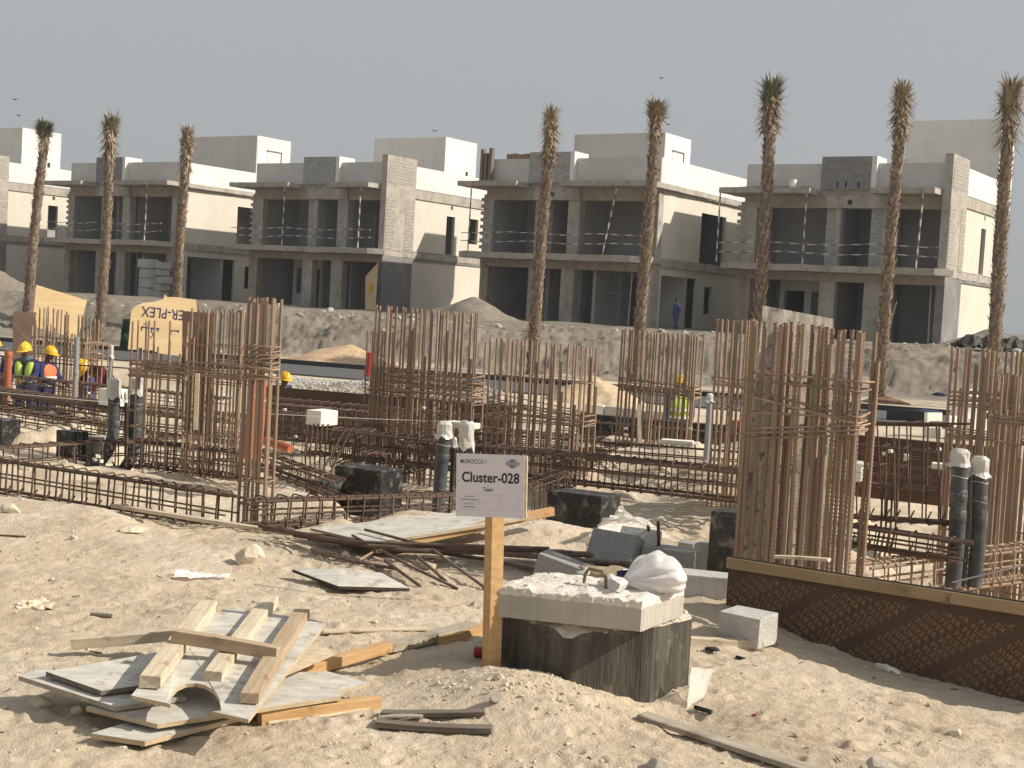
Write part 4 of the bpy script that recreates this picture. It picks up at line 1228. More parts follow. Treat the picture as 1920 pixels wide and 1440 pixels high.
stroke([(297, 615), (296, 622)], .006); stroke([(269, 607), (280, 608.5)], .005); stroke([(322, 620), (336, 621)], .007); stroke([(322, 619), (317, 637)], .006); stroke([(334, 619), (334, 624)], .006)
mb.build('lettering', M['blue_ink'], t)


def film_print(mb, o, ex, ez, W_, H_, size, mi=2, out=.0015, ang=-52, gap=.16, sp=1.08, skew=0.0):
    """rows of a printed word slanting across a film-faced board, cut at its edges"""
    vs, fs = text_mesh('SUPER PLEX', size, .02 * size, res=1, space=sp)
    x0, x1 = min(v.x for v in vs), max(v.x for v in vs)
    L_ = x1 - x0
    a = math.radians(ang); ca, sa = math.cos(a), math.sin(a)
    nrm = Vector(ex).cross(Vector(ez)).normalized()
    pitch = size * 1.06
    n = int((W_ + H_ + 1) / pitch) + 6
    per = L_ + gap
    for i in range(-n, n):
        for j in range(-5, 6):
            cx = j * per + (i * pitch * skew) % per; cy = i * pitch
            sx = cx * ca - cy * sa; sy = cx * sa + cy * ca
            if not (-L_ < sx < W_ + L_ and -L_ < sy < H_ + L_): continue
            keep = []; P = []
            for v in vs:
                X, Y = sx + v.x * ca - v.y * sa, sy + v.x * sa + v.y * ca
                P.append((X, Y))
            used = {}
            V2 = []; F2 = []
            for f in fs:
                if all(.004 < P[k][0] < W_ - .004 and .004 < P[k][1] < H_ - .004 for k in f):
                    for k in f:
                        if k not in used:
                            used[k] = len(V2); V2.append(Vector(o) + Vector(ex) * P[k][0] + Vector(ez) * P[k][1] + nrm * out)
                    F2.append([used[k] for k in f])
            mb.add(V2, F2, mi)


def film_board(label, px, D, a, mats, ink, size, ang=-52, gap=.16, thick=.018, cat='plywood board'):
    def pr(mb, t, p0, nr):
        inv = MOF[t.name].inverted()
        P = [inv @ on_plane(u, v, p0, nr, 0) for u, v in px]
        x0, x1 = min(p.x for p in P), max(p.x for p in P); z0, z1 = min(p.z for p in P), max(p.z for p in P)
        y = sum(p.y for p in P) / len(P)
        Mx = MOF[t.name]
        film_print(mb, Mx @ Vector((x0, y, z0)), Mx.to_3x3() @ Vector((1, 0, 0)), Vector((0, 0, 1)), x1 - x0, z1 - z0, size, ang=ang, gap=gap)
    return standing('film_board', label, px, D, a, thick, mats + [ink], cat, pr)[0]


film_board('faded brown patterned plywood panel standing in the dense cage', [(340, 812), (342, 583), (397, 587), (396, 815)], 15.93, -4, [M['film_old'], M['ply_edge']], M['film_old_ink'], .036, ang=35, gap=.05)
film_board('faded brown patterned plywood panel behind the two left workers', [(23, 690), (25, 586), (67, 585), (68, 690)], 27.9, -18, [M['film_old'], M['ply_edge']], M['film_old_ink'], .06, ang=40, gap=.06)
# slats in the dense cage
mb = MB(); mb.prism([W(362, 805, 14.7), W(370, 806, 14.7), W(374, 700, 14.7), (W(366, 700, 14.7))], .02)
mb.build('timber_stake', M['wood_pale'], None, label='upright pale slat beside the patterned panel in the dense cage', cat='slat')
mb = MB(); mb.prism([W(1196, 830, 15.6), W(1204, 831, 15.6), W(1200, 758, 15.6), W(1195, 757, 15.6)], .03)
mb.build('timber_stake', M['wood_pale'], None, label='short upright slat inside the cage before the lime-vested worker', cat='slat')
# far formwork sides
def far_form(label, a, b, h, th=.05, m=None, name='formwork', cat='formwork', printed=False):
    p, q_ = W(*a), W(*b)
    mb = MB(); d = q_ - p; n = Vector((-d.y, d.x, 0)).normalized() * th
    mb.prism([p, q_, q_ + n, p + n], 0, down=Vector((0, 0, -h)))
    return mb.build(name, m or M['film'], None, label=label, cat=cat)


far_form('long brown formwork side below the gravel in the pit', (470, 722, 27.6), (960, 761, 25.9), 1.1)
far_form('brown formwork side in the pit, right of the largest cage', (1570, 812, 16.9), (1900, 842, 15.9), .75)
far_form('black-coated wall behind the cages right of the sign', (1082, 775, 23.2), (1420, 803, 21.8), 1.2, .2, M['bitumen'], 'coated_wall', 'wall')
far_form('black-coated low wall at the left edge behind the second beam', (-40, 850, 16.6), (104, 866, 15.9), .25, .2, M['bitumen'], 'coated_wall', 'wall')
for k in range(4):
    p, q_ = W(1096 + k * 38, 757 + k * 4.2, 30.5 - .15 * k), W(1131 + k * 38, 761 + k * 4.2, 30.35 - .15 * k)
    mb = MB(); d = q_ - p; n = Vector((-d.y, d.x, 0)).normalized() * .15
    mb.prism([p, q_, q_ + n, p + n], 0, down=Vector((0, 0, -.3)))
    mb.build('kerb_stone', M['foam'] if k < 1 else M['cblock_pale'], None, label=f'{("leftmost", "second", "third", "rightmost")[k]} of the pale kerb stones beyond the pit', cat='kerb stone', group='pale kerb stones beyond the pit', bevel=.01)


def block_px(name, label, u, v, D, sx, sy, sz, a, m, cat, bevel=.008, jit=0, group=None, sunk=0):
    """box whose front-left-bottom... centred on pixel (u, v) at its base, distance D"""
    p = W(u, v, D)
    mb = MB(); mb.box((-sx / 2, -sy / 2, -sunk), (sx / 2, sy / 2, sz), M=fr(p, a), jit=jit)
    return mb.build(name, m, None, label=label, cat=cat, bevel=bevel, group=group)


# foam blocks
block_px('foam_block', 'white foam block on the left end of the long rebar beam', 603, 797, 19.1, .27, .36, .21, 33, M['foam'], 'foam block', .01, .004)
for k in range(6):
    i, j = k % 3, k // 3
    p = W(1607, 901, 10.75)
    mb = MB(); x0 = -.11; mb.box((x0, -.11 + i * .082, j * .072 + .002), (x0 + .17, -.11 + i * .082 + .079, j * .072 + .07), M=fr(p, 33))
    mb.build('foam_block', M['foam'], None, label=f'{("lower", "upper")[j]} {("nearest", "middle", "farthest")[i]} block of the white stack beside the largest cage', cat='foam block', group='white foam block stack', bevel=.004)
block_px('foam_slab', 'flat white foam slab behind the tops of the central dark pipes', 866, 802, 19.4, .46, .25, .08, 33, M['foam'], 'foam slab')
block_px('foam_box', 'white box behind the two left dark pipes', 216, 760, 19.2, .36, .3, .23, 33, M['foam'], 'box')
block_px('foam_slab', 'long flat white slab at the foot of the lime-vested worker\'s cage', 1270, 834, 18.1, .42, .17, .065, 12, M['foam'], 'foam slab')
block_px('foam_slab', 'small white slab beside the tops of the right dark pipes', 1764, 879, 14.6, .19, .14, .06, 20, M['foam'], 'foam slab')
mb = MB()
for k in range(3):
    p = W(1738 + k * 42, 822 + k * 4, 29.3 - k * .15); p.z = gz(p.x, p.y) - .03
    mb = MB(); mb.box((0, 0, 0), (.46, .09, .56 - .03 * k), M=fr(p, -32) @ Matrix.Rotation(-.06, 4, 'X'))
    mb.build('foam_board', M['foam'], None, label=f'{("left", "middle", "right")[k]} one of three upright white panels beyond the far brown formwork', cat='foam board', group='upright white boards', bevel=.005)
# white bulk bag
mb = MB(); p = W(1806, 800, 32.5); p.z = gz(p.x, p.y) - .03
pts = []
for i in range(10):
    z = .98 * i / 9; rr_ = .36 * (1 - .5 * max(0, (i - 6) / 3) ** 2) * (.9 + .12 * math.sin(i))
    for j in range(16):
        w_ = 2 * PI * j / 16; r2 = rr_ * (1 + .12 * math.sin(3 * w_ + i * .4) + rnd.uniform(-.05, .05))
        pts.append((p.x + r2 * math.cos(w_) * 1.05, p.y + r2 * math.sin(w_), p.z + z))
mb.add(pts, [[i * 16 + j, i * 16 + (j + 1) % 16, (i + 1) * 16 + (j + 1) % 16, (i + 1) * 16 + j] for i in range(9) for j in range(16)] + [list(range(144, 160))], 0, True)
mb.build('bulk_bag', M['white_sheet'], None, label='bulging white bulk bag beyond the pit at the right', cat='bag')

# black footings
def footing(label, u, v, D, sx, sy, sz, a=33, m=None):
    block_px('footing_block', label, u, v, D, sx, sy, sz, a, m or M['bitumen'], 'footing', .012, .012, 'black-coated footing blocks', sunk=.25)


footing('black footing block with white scuffs under the long beam', 690, 926, 16.9, .72, .45, .33)
footing('small low black block at the left of the scuffed footing', 612, 926, 16.6, .22, .4, .17)
footing('black footing block right of the sign, before the sand bank', 1092, 1003, 14.0, .62, .42, .44)
footing('black footing block beside the foot of the largest cage', 1372, 1020, 12.2, .3, .3, .3)
footing('black footing block at the left edge beside the cut sand', 2, 836, 17.2, .34, .3, .34)
footing('rough black footing block left of the two left dark pipes', 133, 876, 16.6, .30, .22, .44)
block_px('concrete_pad', 'pale concrete pad right of the rough black footing', 186, 868, 16.9, .22, .25, .33, 33, M['conc'], 'concrete pad')

# ------------------------------------------------------------------ pipes
def crumple_cap(mb, p, r, h, seed, skirt=.12, mi=0):
    q = random.Random(seed); n = 14; rings = []
    prof = [(0, .04), (r * .7, .045), (r * 1.06, .02), (r * 1.07, -h * .4), (r * 1.1, -h * .8), (r * 1.12 + skirt * .12, -h)]
    for i, (rr_, z) in enumerate(prof):
        for j in range(n):
            w = 2 * PI * j / n
            k = 1 + (.2 * q.random() if i else 0)
            dz = q.uniform(-.45, .1) * h * (1 if i == len(prof) - 1 else .15)
            rings.append(Vector(p) + Vector((rr_ * k * math.cos(w), rr_ * k * math.sin(w), z + dz)))
    mb.add(rings, [[i * n + j, (i + 1) * n + j, (i + 1) * n + (j + 1) % n, i * n + (j + 1) % n] for i in range(len(prof) - 1) for j in range(n)], mi)


def pipe(label, pts, r, m, name='drain_pipe', cap=None, collars=(), cat='pipe', group=None, wires=()):
    P = [W(*p) for p in pts]
    t = thing(name, label, cat, Matrix.Translation(P[-1]), group)
    # round the bends
    S = [P[0]]
    for i in range(1, len(P) - 1):
        for k in range(1, 6):
            f = k / 6; S.append((P[i - 1].lerp(P[i], .5 + .5 * f)).lerp(P[i].lerp(P[i + 1], .5 * f), f))
    S.append(P[-1])
    mb = MB(); mb.tube(S, r, 16); mb.build('tube', m, t)
    for c in collars:
        p = P[0].lerp(P[1], c); d = (P[1] - P[0]).normalized()
        mb = MB(); mb.tube([p - d * .045, p - d * .04, p + d * .04, p + d * .045], [r * 1.0, r * 1.06, r * 1.06, r * 1.0], 16); mb.build('collar', m, t)
    for c in wires:
        p = P[0].lerp(P[1], c); mb = MB()
        mb.tube([p + Vector((math.cos(w) * (r + .002), math.sin(w) * (r + .002), .008 * math.sin(w * 2))) for w in [2 * PI * k / 14 for k in range(14)]], .0025, 4, closed=True)
        mb.build('tie_wire', M['foam'], t)
    if cap:
        mb = MB(); crumple_cap(mb, P[0], r, cap, hash(label) % 1000); mb.build('taped_cover', M['tape'], t)
    return t


pipe('left one of the two dark taped pipes at the left, bent at its foot', [(214, 716, 16.6), (215, 845, 16.6), (150, 892, 16.2)], .072, M['pvc'], cap=.16, collars=(.62,), wires=(.3,))
pipe('right one of the two dark taped pipes at the left', [(257, 712, 16.7), (254, 850, 16.7), (225, 892, 16.4)], .072, M['pvc'], cap=.16, collars=(.7,), wires=(.32,))
pipe('thin black conduit between the two left dark pipes', [(236, 742, 16.6), (236, 800, 16.6), (236, 890, 16.6)], .02, M['black'], cap=.06, name='conduit_pipe')
pipe('thin grey conduit between the two left dark pipes', [(243, 735, 16.7), (243, 800, 16.7), (240, 890, 16.6)], .022, M['pvc'], cap=.08, name='conduit_pipe')
pipe('left one of the two dark taped pipes behind the sign', [(834, 798, 13.6), (826, 900, 13.6), (820, 975, 13.5)], .066, M['pvc'], cap=.1, collars=(.6,), wires=(.35, .9))
pipe('right one of the two dark taped pipes, partly hidden by the sign', [(876, 797, 13.9), (873, 900, 13.9), (866, 975, 13.8)], .064, M['pvc'], cap=.2, wires=(.4,))
pipe('thin black conduit between the pipes behind the sign', [(852, 828, 13.7), (848, 900, 13.7), (842, 975, 13.7)], .022, M['black'], cap=.05, name='conduit_pipe')
pipe('left one of the two dark capped pipes at the right', [(1800, 852, 10.2), (1795, 1000, 10.2), (1786, 1100, 10.2)], .060, M['pvc'], cap=.075, collars=(.52, .78), wires=(.28, .5))
pipe('right one of the two dark capped pipes at the right', [(1838, 866, 10.3), (1836, 1000, 10.3), (1826, 1100, 10.3)], .056, M['pvc'], cap=.09, collars=(.56,), wires=(.28, .55))
pipe('thin conduit between the two right dark pipes', [(1817, 880, 10.3), (1815, 1000, 10.3), (1806, 1100, 10.3)], .016, M['pvc'], cap=.04, name='conduit_pipe')
pipe('grey pipe standing alone at the left beside the workers', [(144, 632, 21.4), (142, 700, 21.4), (137, 790, 21.4)], .042, M['pvc_grey'], collars=(.98,))
pipe('thin grey pipe with a white taped top before the bent worker', [(209, 652, 20.5), (206, 700, 20.5), (202, 760, 20.5)], .026, M['pvc_grey'], cap=.12)
pipe('short grey pipe before the foot of the lettered yellow board', [(263, 652, 16.5), (262, 690, 16.5), (258, 730, 16.5)], .032, M['pvc_grey'])
pipe('grey pipe right of the lime-vested worker\'s cage', [(1331, 744, 16.4), (1328, 800, 16.4), (1324, 862, 16.4)], .034, M['pvc_grey'], cap=.05)
pipe('orange pipe standing at the left edge', [(16, 658, 21), (14, 720, 21), (9, 790, 21)], .056, M['pvc_orange'], collars=(.12,))
pipe('left one of two orange pipes inside the slim rebar column', [(475, 702, 13.6), (472, 780, 13.6), (464, 860, 13.6)], .052, M['pvc_orange'], wires=(.5,))
pipe('right one of two orange pipes inside the slim rebar column', [(490, 704, 13.7), (488, 780, 13.7), (480, 860, 13.7)], .052, M['pvc_orange'], wires=(.6,))
pipe('orange pipe lying flat right of the slim column', [(500, 828, 14.2), (520, 833, 14.1), (545, 842, 14.0)], .045, M['pvc_orange'], collars=(.1,))
mb = MB(); pts = []
for i in range(40):
    f = i / 39; pts.append(W(-20 + 900 * f, 734 + 58 * f, 18 + .6 * f) - Vector((0, 0, .06 * math.sin(f * PI))))
mb.tube(pts, .004, 4); mb.build('string_line', M['foam'], None, label='white builder\'s string stretched across the left half of the pit', cat='string')
mb = MB(); mb.tube([W(1786, 1092, 9.6), W(1960, 1050, 9.6)], .006, 5); mb.build('stretched_wire', M['pvc_grey'], None, label='grey wire stretched behind the formwork board to the right edge', cat='wire')
mb = MB(); mb.tube([W(-20, 671, 23.5), W(140, 684, 23.2), W(330, 696, 22.5)], .012, 5); mb.build('reinforcing_bar', M['rust_dark'], None, label='single horizontal bar across the chests of the left workers', cat='rebar')
# green net, red post and drum
mb = MB(); vs_ = []
for i in range(10):
    for j in range(5):
        vs_.append(W(222 + j * 5.5 + (9 - i) * 1.0, 598 + i * 6.6, 30) + Vector((0, rnd.uniform(-.06, .06), 0)))
mb.add(vs_, [[i * 5 + j, (i + 1) * 5 + j, (i + 1) * 5 + j + 1, i * 5 + j + 1] for i in range(9) for j in range(4)], 0, True)
o = mb.build('shade_net', M['green_net'], None, label='dark green net hanging left of the lettered yellow board', cat='net')
s_ = o.modifiers.new('thickness', 'SOLIDIFY'); s_.thickness = .01
mb = MB(); mb.tube([W(694, 661, 33), W(690, 706, 33)], [.085, .1], 8); mb.build('marker_post', M['red'], None, label='red marker post beside the wide tall cage', cat='post')
p = W(1388, 800, 29.6); p.z = gz(p.x, p.y) - .02
mb = MB(); mb.tube([p, p + Vector((0, 0, .02)), p + Vector((0, 0, .44)), p + Vector((0, 0, .46))], [.17, .185, .185, .16], 14)
mb.build('drum', M['red'], None, label='red drum behind the narrow half-hidden cage', cat='drum')
# black timber pile dark post etc. and blue scraps beyond
for k, (u, v, D, s, lab) in enumerate(((1761, 738, 42, .18, 'small blue bundle on the bank right of the clear-standing palm'), (1745, 762, 36, .3, 'flat blue tarpaulin right of the clear-standing palm'))):
    mb = MB(); p = W(u, v, D); p.z = gz(p.x, p.y) + (.35 if k == 0 else .12)
    rock_mb(mb, p, (s * 1.8, s, s * .6), 2, seed=5 + k); mb.build('tarpaulin', M['blue_tarp'], None, label=lab, cat='tarpaulin')
mb = MB(); p = W(1702, 790, 33.6); p.z = -.32
mb.box((-.5, -.15, -.2), (.55, .15, .12), M=fr(p, 22), jit=.02); mb.build('kerb_pile', M['kerb_dark'], None, label='dark stacked kerb piece on the road left of the white panels', cat='kerb')
p = W(1018, 725, 36)
mb = MB(); mb.tube([W(950, 715, 36), W(948, 745, 36)], .03, 6); mb.tube([W(948, 740, 36), W(962, 728, 36)], .02, 6)
mb.build('bent_stake', M['pvc_grey'], None, label='bent pale stake by the road behind the cage with slanting ties', cat='stake')

# ------------------------------------------------------------------ people
def skin(name, joints, edges, m, parent, sub=2, root='pelvis'):
    names = list(joints)
    me = bpy.data.meshes.new(name + '_sk')
    me.from_pydata([joints[n][0] for n in names], [(names.index(a), names.index(b)) for a, b in edges], [])
    o = bpy.data.objects.new(name + '_sk', me); C.objects.link(o)
    o.modifiers.new('skin', 'SKIN'); s = o.modifiers.new('sub', 'SUBSURF'); s.levels = sub; s.render_levels = sub
    for i, n in enumerate(names):
        r = joints[n][1]
        me.skin_vertices[0].data[i].radius = (r, r) if not isinstance(r, tuple) else r
        me.skin_vertices[0].data[i].use_root = (n == root)
    bpy.context.view_layer.update()
    dg = bpy.context.evaluated_depsgraph_get()
    out = bpy.data.meshes.new_from_object(o.evaluated_get(dg))
    bpy.data.objects.remove(o); bpy.data.meshes.remove(me)
    out.materials.clear(); out.materials.append(m)
    for p in out.polygons: p.use_smooth = True
    out.name = name
    n = bpy.data.objects.new(name, out); C.objects.link(n)
    if parent: n.parent = parent
    return n


STAND = dict(pelvis=(0, 0, .95), waist=(0, 0, 1.1), chest=(0, .0, 1.32), neck=(0, .0, 1.47), head0=(0, -.02, 1.56), head1=(0, -.03, 1.64), head2=(0, -.02, 1.72),
             shl=(.19, 0, 1.40), ell=(.25, .03, 1.13), wrl=(.25, -.05, .90), shr=(-.19, 0, 1.40), elr=(-.25, .03, 1.13), wrr=(-.25, -.05, .90),
             hil=(.10, 0, .90), knl=(.12, -.02, .50), anl=(.12, .02, .09), tol=(.13, -.15, .04), hir=(-.10, 0, .90), knr=(-.12, -.02, .50), anr=(-.12, .02, .09), tor=(-.13, -.15, .04))
EDG = [('pelvis', 'waist'), ('waist', 'chest'), ('chest', 'neck'), ('neck', 'head0'), ('head0', 'head1'), ('head1', 'head2'), ('chest', 'shl'), ('shl', 'ell'), ('ell', 'wrl'), ('chest', 'shr'), ('shr', 'elr'), ('elr', 'wrr'),
       ('pelvis', 'hil'), ('hil', 'knl'), ('knl', 'anl'), ('anl', 'tol'), ('pelvis', 'hir'), ('hir', 'knr'), ('knr', 'anr'), ('anr', 'tor')]
RAD = dict(pelvis=.13, waist=.115, chest=.14, neck=.055, head0=.07, head1=.092, head2=.065, shl=.07, ell=.045, wrl=.032, shr=.07, elr=.045, wrr=.032, hil=.095, knl=.062, anl=.045, tol=.035, hir=.095, knr=.062, anr=.045, tor=.035)


def person(label, p, az, pose=None, outfit='blue', vest=None, open_vest=False, helmet=True, scarf=False, trousers=None):
    J = {k: Vector(v) for k, v in STAND.items()}
    for k, v in (pose or {}).items(): J[k] = Vector(v)
    t = thing('person', label, 'person', fr(p, az), 'people on the site')
    hd = (J['head2'] - J['head0']).normalized()
    # body: one skin, with nose, ears and five-fingered hands
    B = {k: (J[k], RAD[k] * .9) for k in STAND}
    E = list(EDG)
    face = Vector((0, -1, 0)); face = (face - hd * face.dot(hd)).normalized() if abs(hd.y) < .95 else Vector((0, 0, -1))
    side = hd.cross(face)
    B['nose'] = (J['head1'] + face * .105 - hd * .015, .014); E.append(('head1', 'nose'))
    B['earl'] = (J['head1'] + side * .092, .014); B['earr'] = (J['head1'] - side * .092, .014); E += [('head1', 'earl'), ('head1', 'earr')]
    for s in 'lr':
        d = (J['wr' + s] - J['el' + s]).normalized()
        n = d.cross(Vector((1, 0, 0))).normalized(); lat = d.cross(n).normalized()
        pm = J['wr' + s] + d * .075
        B['pm' + s] = (pm, .032); E.append(('wr' + s, 'pm' + s))
        for f, (o_, l) in enumerate(((-.028, .060), (-.010, .072), (.010, .068), (.027, .052))):
            k1, k2 = f'f{f}a{s}', f'f{f}b{s}'
            a = pm + n * o_ + d * .03
            B[k1] = (a + d * l * .45 + lat * .012, .0095); B[k2] = (a + d * l * .85 + lat * .038, .0085)
            E += [('pm' + s, k1), (k1, k2)]
        B['th' + s] = (pm - n * .045 + d * .005 + lat * .015, .011); E.append(('pm' + s, 'th' + s))
    skin('body', B, E, M['skin'], t, 1)
    cl = {k: (J[k], RAD[k] * 1.12 + .012) for k in STAND if not k.startswith(('head', 'to', 'neck'))}
    ce = [e for e in EDG if all(k in cl for k in e)]
    skin('coverall', cl, ce, M[outfit], t, 2)
    for s in 'lr':
        mb = MB(); a, b_ = J['an' + s], J['to' + s]
        mb.tube([a + Vector((0, 0, .06)), a, a.lerp(b_, .5), b_, b_ + (b_ - a) * .15], [.06, .062, .055, .05, .03], 10)
        mb.build('boot', M['boot'], t, True)
    if vest:
        keys = ['pelvis', 'waist', 'chest', 'shl', 'shr']
        vv = {k: (J[k], RAD[k] * 1.2 + .028) for k in keys}
        if open_vest:
            for s, sg in (('l', 1), ('r', -1)):
                off = Vector((sg * .105, -.085, 0))
                v2 = {'pelvis': (J['pelvis'] + off * .9 + Vector((0, 0, .05)), .085), 'chest': (J['chest'] + off, .098), 'top': (J['sh' + s] * .75 + J['neck'] * .25 + Vector((0, -.03, .03)), .075)}
                skin('vest', v2, [('pelvis', 'chest'), ('chest', 'top')], M[vest], t, 2)
        else:
            vt = skin('vest', vv, [('pelvis', 'waist'), ('waist', 'chest'), ('chest', 'shl'), ('chest', 'shr')], M[vest], t, 2)
            for f in (.25, .62):
                c = J['pelvis'].lerp(J['chest'], f); d = (J['chest'] - J['pelvis']).normalized()
                a = Vector((1, 0, 0)); b_ = d.cross(a).normalized()
                mb = MB(); ring = lambda z, r: [c + d * z + (a * math.cos(2 * PI * k / 20) + b_ * math.sin(2 * PI * k / 20)) * r for k in range(20)]
                r_ = .205; R1, R2 = ring(-.025, r_), ring(.025, r_)
                mb.add(R1 + R2, [[k, (k + 1) % 20, 20 + (k + 1) % 20, 20 + k] for k in range(20)], 0, True)
                mb.build('reflective_band', M['refl'], vt, True)
    if scarf:
        mb = MB(); c = J['neck']
        for k in range(3): mb.tube([c + Vector((math.cos(2 * PI * j / 14) * .085, math.sin(2 * PI * j / 14) * .085, -.03 + k * .035 + .012 * math.sin(j))) for j in range(14)], .03, 6, closed=True)
        mb.build('scarf', M['scarf'], t, True)
    c = J['head1'].lerp(J['head2'], .45)
    ax_ = hd; ux = side; uy = face
    def dome(rx, ry, h, n=18, m_=8, z0=0):
        vs, fs = [], []
        for i in range(m_ + 1):
            ph = PI / 2 * i / m_
            for j in range(n):
                w = 2 * PI * j / n
                vs.append(c + ux * rx * math.cos(w) * math.cos(ph) + uy * ry * math.sin(w) * math.cos(ph) + ax_ * (z0 + h * math.sin(ph)))
        fs = [[i * n + j, i * n + (j + 1) % n, (i + 1) * n + (j + 1) % n, (i + 1) * n + j] for i in range(m_) for j in range(n)]
        return vs, fs
    if helmet:
        mb = MB(); vs, fs = dome(.118, .142, .135); mb.add(vs, fs, 0, True)
        n = 18
        rim = [c + ux * .118 * math.cos(2 * PI * j / n) + uy * .142 * math.sin(2 * PI * j / n) for j in range(n)]
        out = [c + ux * .132 * math.cos(2 * PI * j / n) + uy * (.155 + (.055 if math.sin(2 * PI * j / n) > .2 else 0)) * math.sin(2 * PI * j / n) - ax_ * .012 for j in range(n)]
        mb.add(rim + out, [[j, (j + 1) % n, n + (j + 1) % n, n + j] for j in range(n)] + [list(range(n))], 0, True)
        mb.tube([c + uy * y + ax_ * (.138 * math.sqrt(max(0, 1 - (y / .145) ** 2))) for y in (-.12, -.06, 0, .06, .12)], .012, 6)
        mb.build('helmet', M['helmet'], t, True)
    else:
        mb = MB(); vs, fs = dome(.102, .115, .09); mb.add([v - uy * .012 for v in vs], fs, 0, True); mb.build('hair', M['hair'], t, True)
    for s in (-1, 1):
        mb = MB(); rock_mb(mb, J['head1'] + face * .084 + side * .035 * s + hd * .005, (.011, .011, .011), 1, flat=1, seed=3)
        mb.build('eye', M['hair'], t, True)
    return t


def foot(u, D, z=None):
    p = W(u, 700, D); p.z = gz(p.x, p.y) if z is None else z
    return p


work = dict(ell=(.24, -.12, 1.16), wrl=(.14, -.36, 1.08), elr=(-.24, -.10, 1.15), wrr=(-.12, -.36, 1.05), head0=(0, -.06, 1.55), head1=(0, -.09, 1.62), head2=(0, -.09, 1.70))
bent = dict(waist=(0, -.08, 1.08), chest=(0, -.32, 1.20), neck=(0, -.46, 1.24), head0=(0, -.53, 1.25), head1=(0, -.59, 1.27), head2=(0, -.64, 1.31), shl=(.19, -.36, 1.24), shr=(-.19, -.36, 1.24),
            ell=(.22, -.45, .98), wrl=(.15, -.58, .80), elr=(-.22, -.45, .98), wrr=(-.15, -.58, .80))
deep = dict(waist=(0, -.14, 1.05), chest=(0, -.40, 1.02), neck=(0, -.53, .94), head0=(0, -.59, .87), head1=(0, -.62, .81), head2=(0, -.63, .74), shl=(.19, -.42, .98), shr=(-.19, -.42, .98),
            ell=(.22, -.45, .72), wrl=(.15, -.52, .52), elr=(-.22, -.45, .72), wrr=(-.15, -.52, .52))
squat = dict(pelvis=(0, .12, .42), waist=(0, .06, .56), chest=(0, -.10, .76), neck=(0, -.2, .88), head0=(0, -.25, .96), head1=(0, -.28, 1.03), head2=(0, -.28, 1.11), shl=(.19, -.12, .83), shr=(-.19, -.12, .83),
             ell=(.25, -.28, .62), wrl=(.12, -.44, .50), elr=(-.25, -.28, .62), wrr=(-.12, -.44, .50), hil=(.11, .10, .40), hir=(-.11, .10, .40), knl=(.17, -.28, .52), knr=(-.17, -.28, .52), anl=(.15, -.02, .09), anr=(-.15, -.02, .09), tol=(.16, -.18, .04), tor=(-.16, -.18, .04))
person('worker in yellow helmet and open lime vest over blue, facing the camera at the left', foot(50, 26, -1.18), 10, work, 'navy', 'lime', True, scarf=True)
person('worker in yellow helmet and orange vest, turned right beside the open-vested worker', foot(86, 26.6, -1.25), -70, work, 'navy', 'orange')
person('bent worker in maroon with yellow helmet, behind the thin grey taped pipe', foot(207, 25.2, -1.0), 35, bent, 'maroon', None)
person('stooping worker with head down, blue and lime, left of the bent maroon worker', foot(161, 25.6, -1.1), 200, deep, 'blue', 'lime', True)
person('worker cut by the left edge, pale vest beside the orange pipe', foot(-6, 26.2, -1.15), 20, work, 'navy', 'refl', True)
person('squatting worker in yellow helmet and green vest right of the slim column', foot(524, 28.2, -.98), -35, squat, 'navy', 'lime_green')
person('worker with back turned in lime banded vest behind a row of bars', foot(1277, 25, -1.08), 165, None, 'blue', 'lime')
walk = dict(ell=(.26, .05, 1.14), wrl=(.20, -.16, .98), knl=(.11, -.12, .5), anl=(.11, -.12, .09), tol=(.11, -.28, .04), anr=(-.11, .2, .1), tor=(-.11, .05, .04), knr=(-.11, .04, .5))
pm = MOF[V3.name] @ Vector((.75, 1.3, 0))
person('bareheaded man in blue coverall standing at the garage opening of a villa', W(1266, 622, 73.5) * 1.0, 60, walk, 'blue', None, helmet=False)
# ------------------------------------------------------------------ foreground
def P_(u, v, dz=0.0):
    return G(u, v, dz)


def grounded(x, y, dz=0): return Vector((x, y, gz(x, y) + dz))


# manhole ring and its cover slab
MC = Vector((.45, 6.86, 0)); MR = .49
t = thing('manhole', 'black-coated round concrete manhole ring under the pale cover slab', 'manhole', Matrix.Translation((MC.x, MC.y, -.1)))
mb = MB(); n = 72; zt = .335
q = random.Random(5)
prof = []
for j in range(n):
    w = (math.radians(-102) + 2 * PI * j / n) % (2 * PI)
    chip = .02 * abs(vnoise(np.array([w * 4.0]), np.array([0.]), 3)[0]) + (.038 + .02 * q.random()) * math.exp(-((w - 4.42) / .13) ** 2) + (.02 + .01 * q.random()) * math.exp(-((w - 4.15) / .12) ** 2) + .02 * math.exp(-((w - 4.75) / .14) ** 2) + .010 * q.random()
    prof.append(zt - chip)
rings = []
W0 = math.radians(-102)
for zf in (-.25, .1, .22, None, 'in', 'lo'):
    for j in range(n):
        w = W0 + 2 * PI * j / n
        oct_ = 1.045 * math.cos(PI / 8) / math.cos((w - W0) % (PI / 4) - PI / 8)
        r = MR * oct_; z = zf
        if zf is None: z = prof[j]
        if zf == 'in': r = MR * .86 * oct_; z = zt - .004 * q.random()
        if zf == 'lo': r = MR * .82; z = .0
        rings.append((MC.x + r * math.cos(w), MC.y + r * math.sin(w), z))
for k, (mi, lo_) in enumerate(((0, 0), (0, 1), (0, 2))):
    mb.add([rings[k * n + j] for j in range(n)] + [rings[(k + 1) * n + j] for j in range(n)], [[j, (j + 1) % n, n + (j + 1) % n, n + j] for j in range(n)], 0, False)
mb.build('ring', M['bitumen_dusty'], t)
mb = MB()
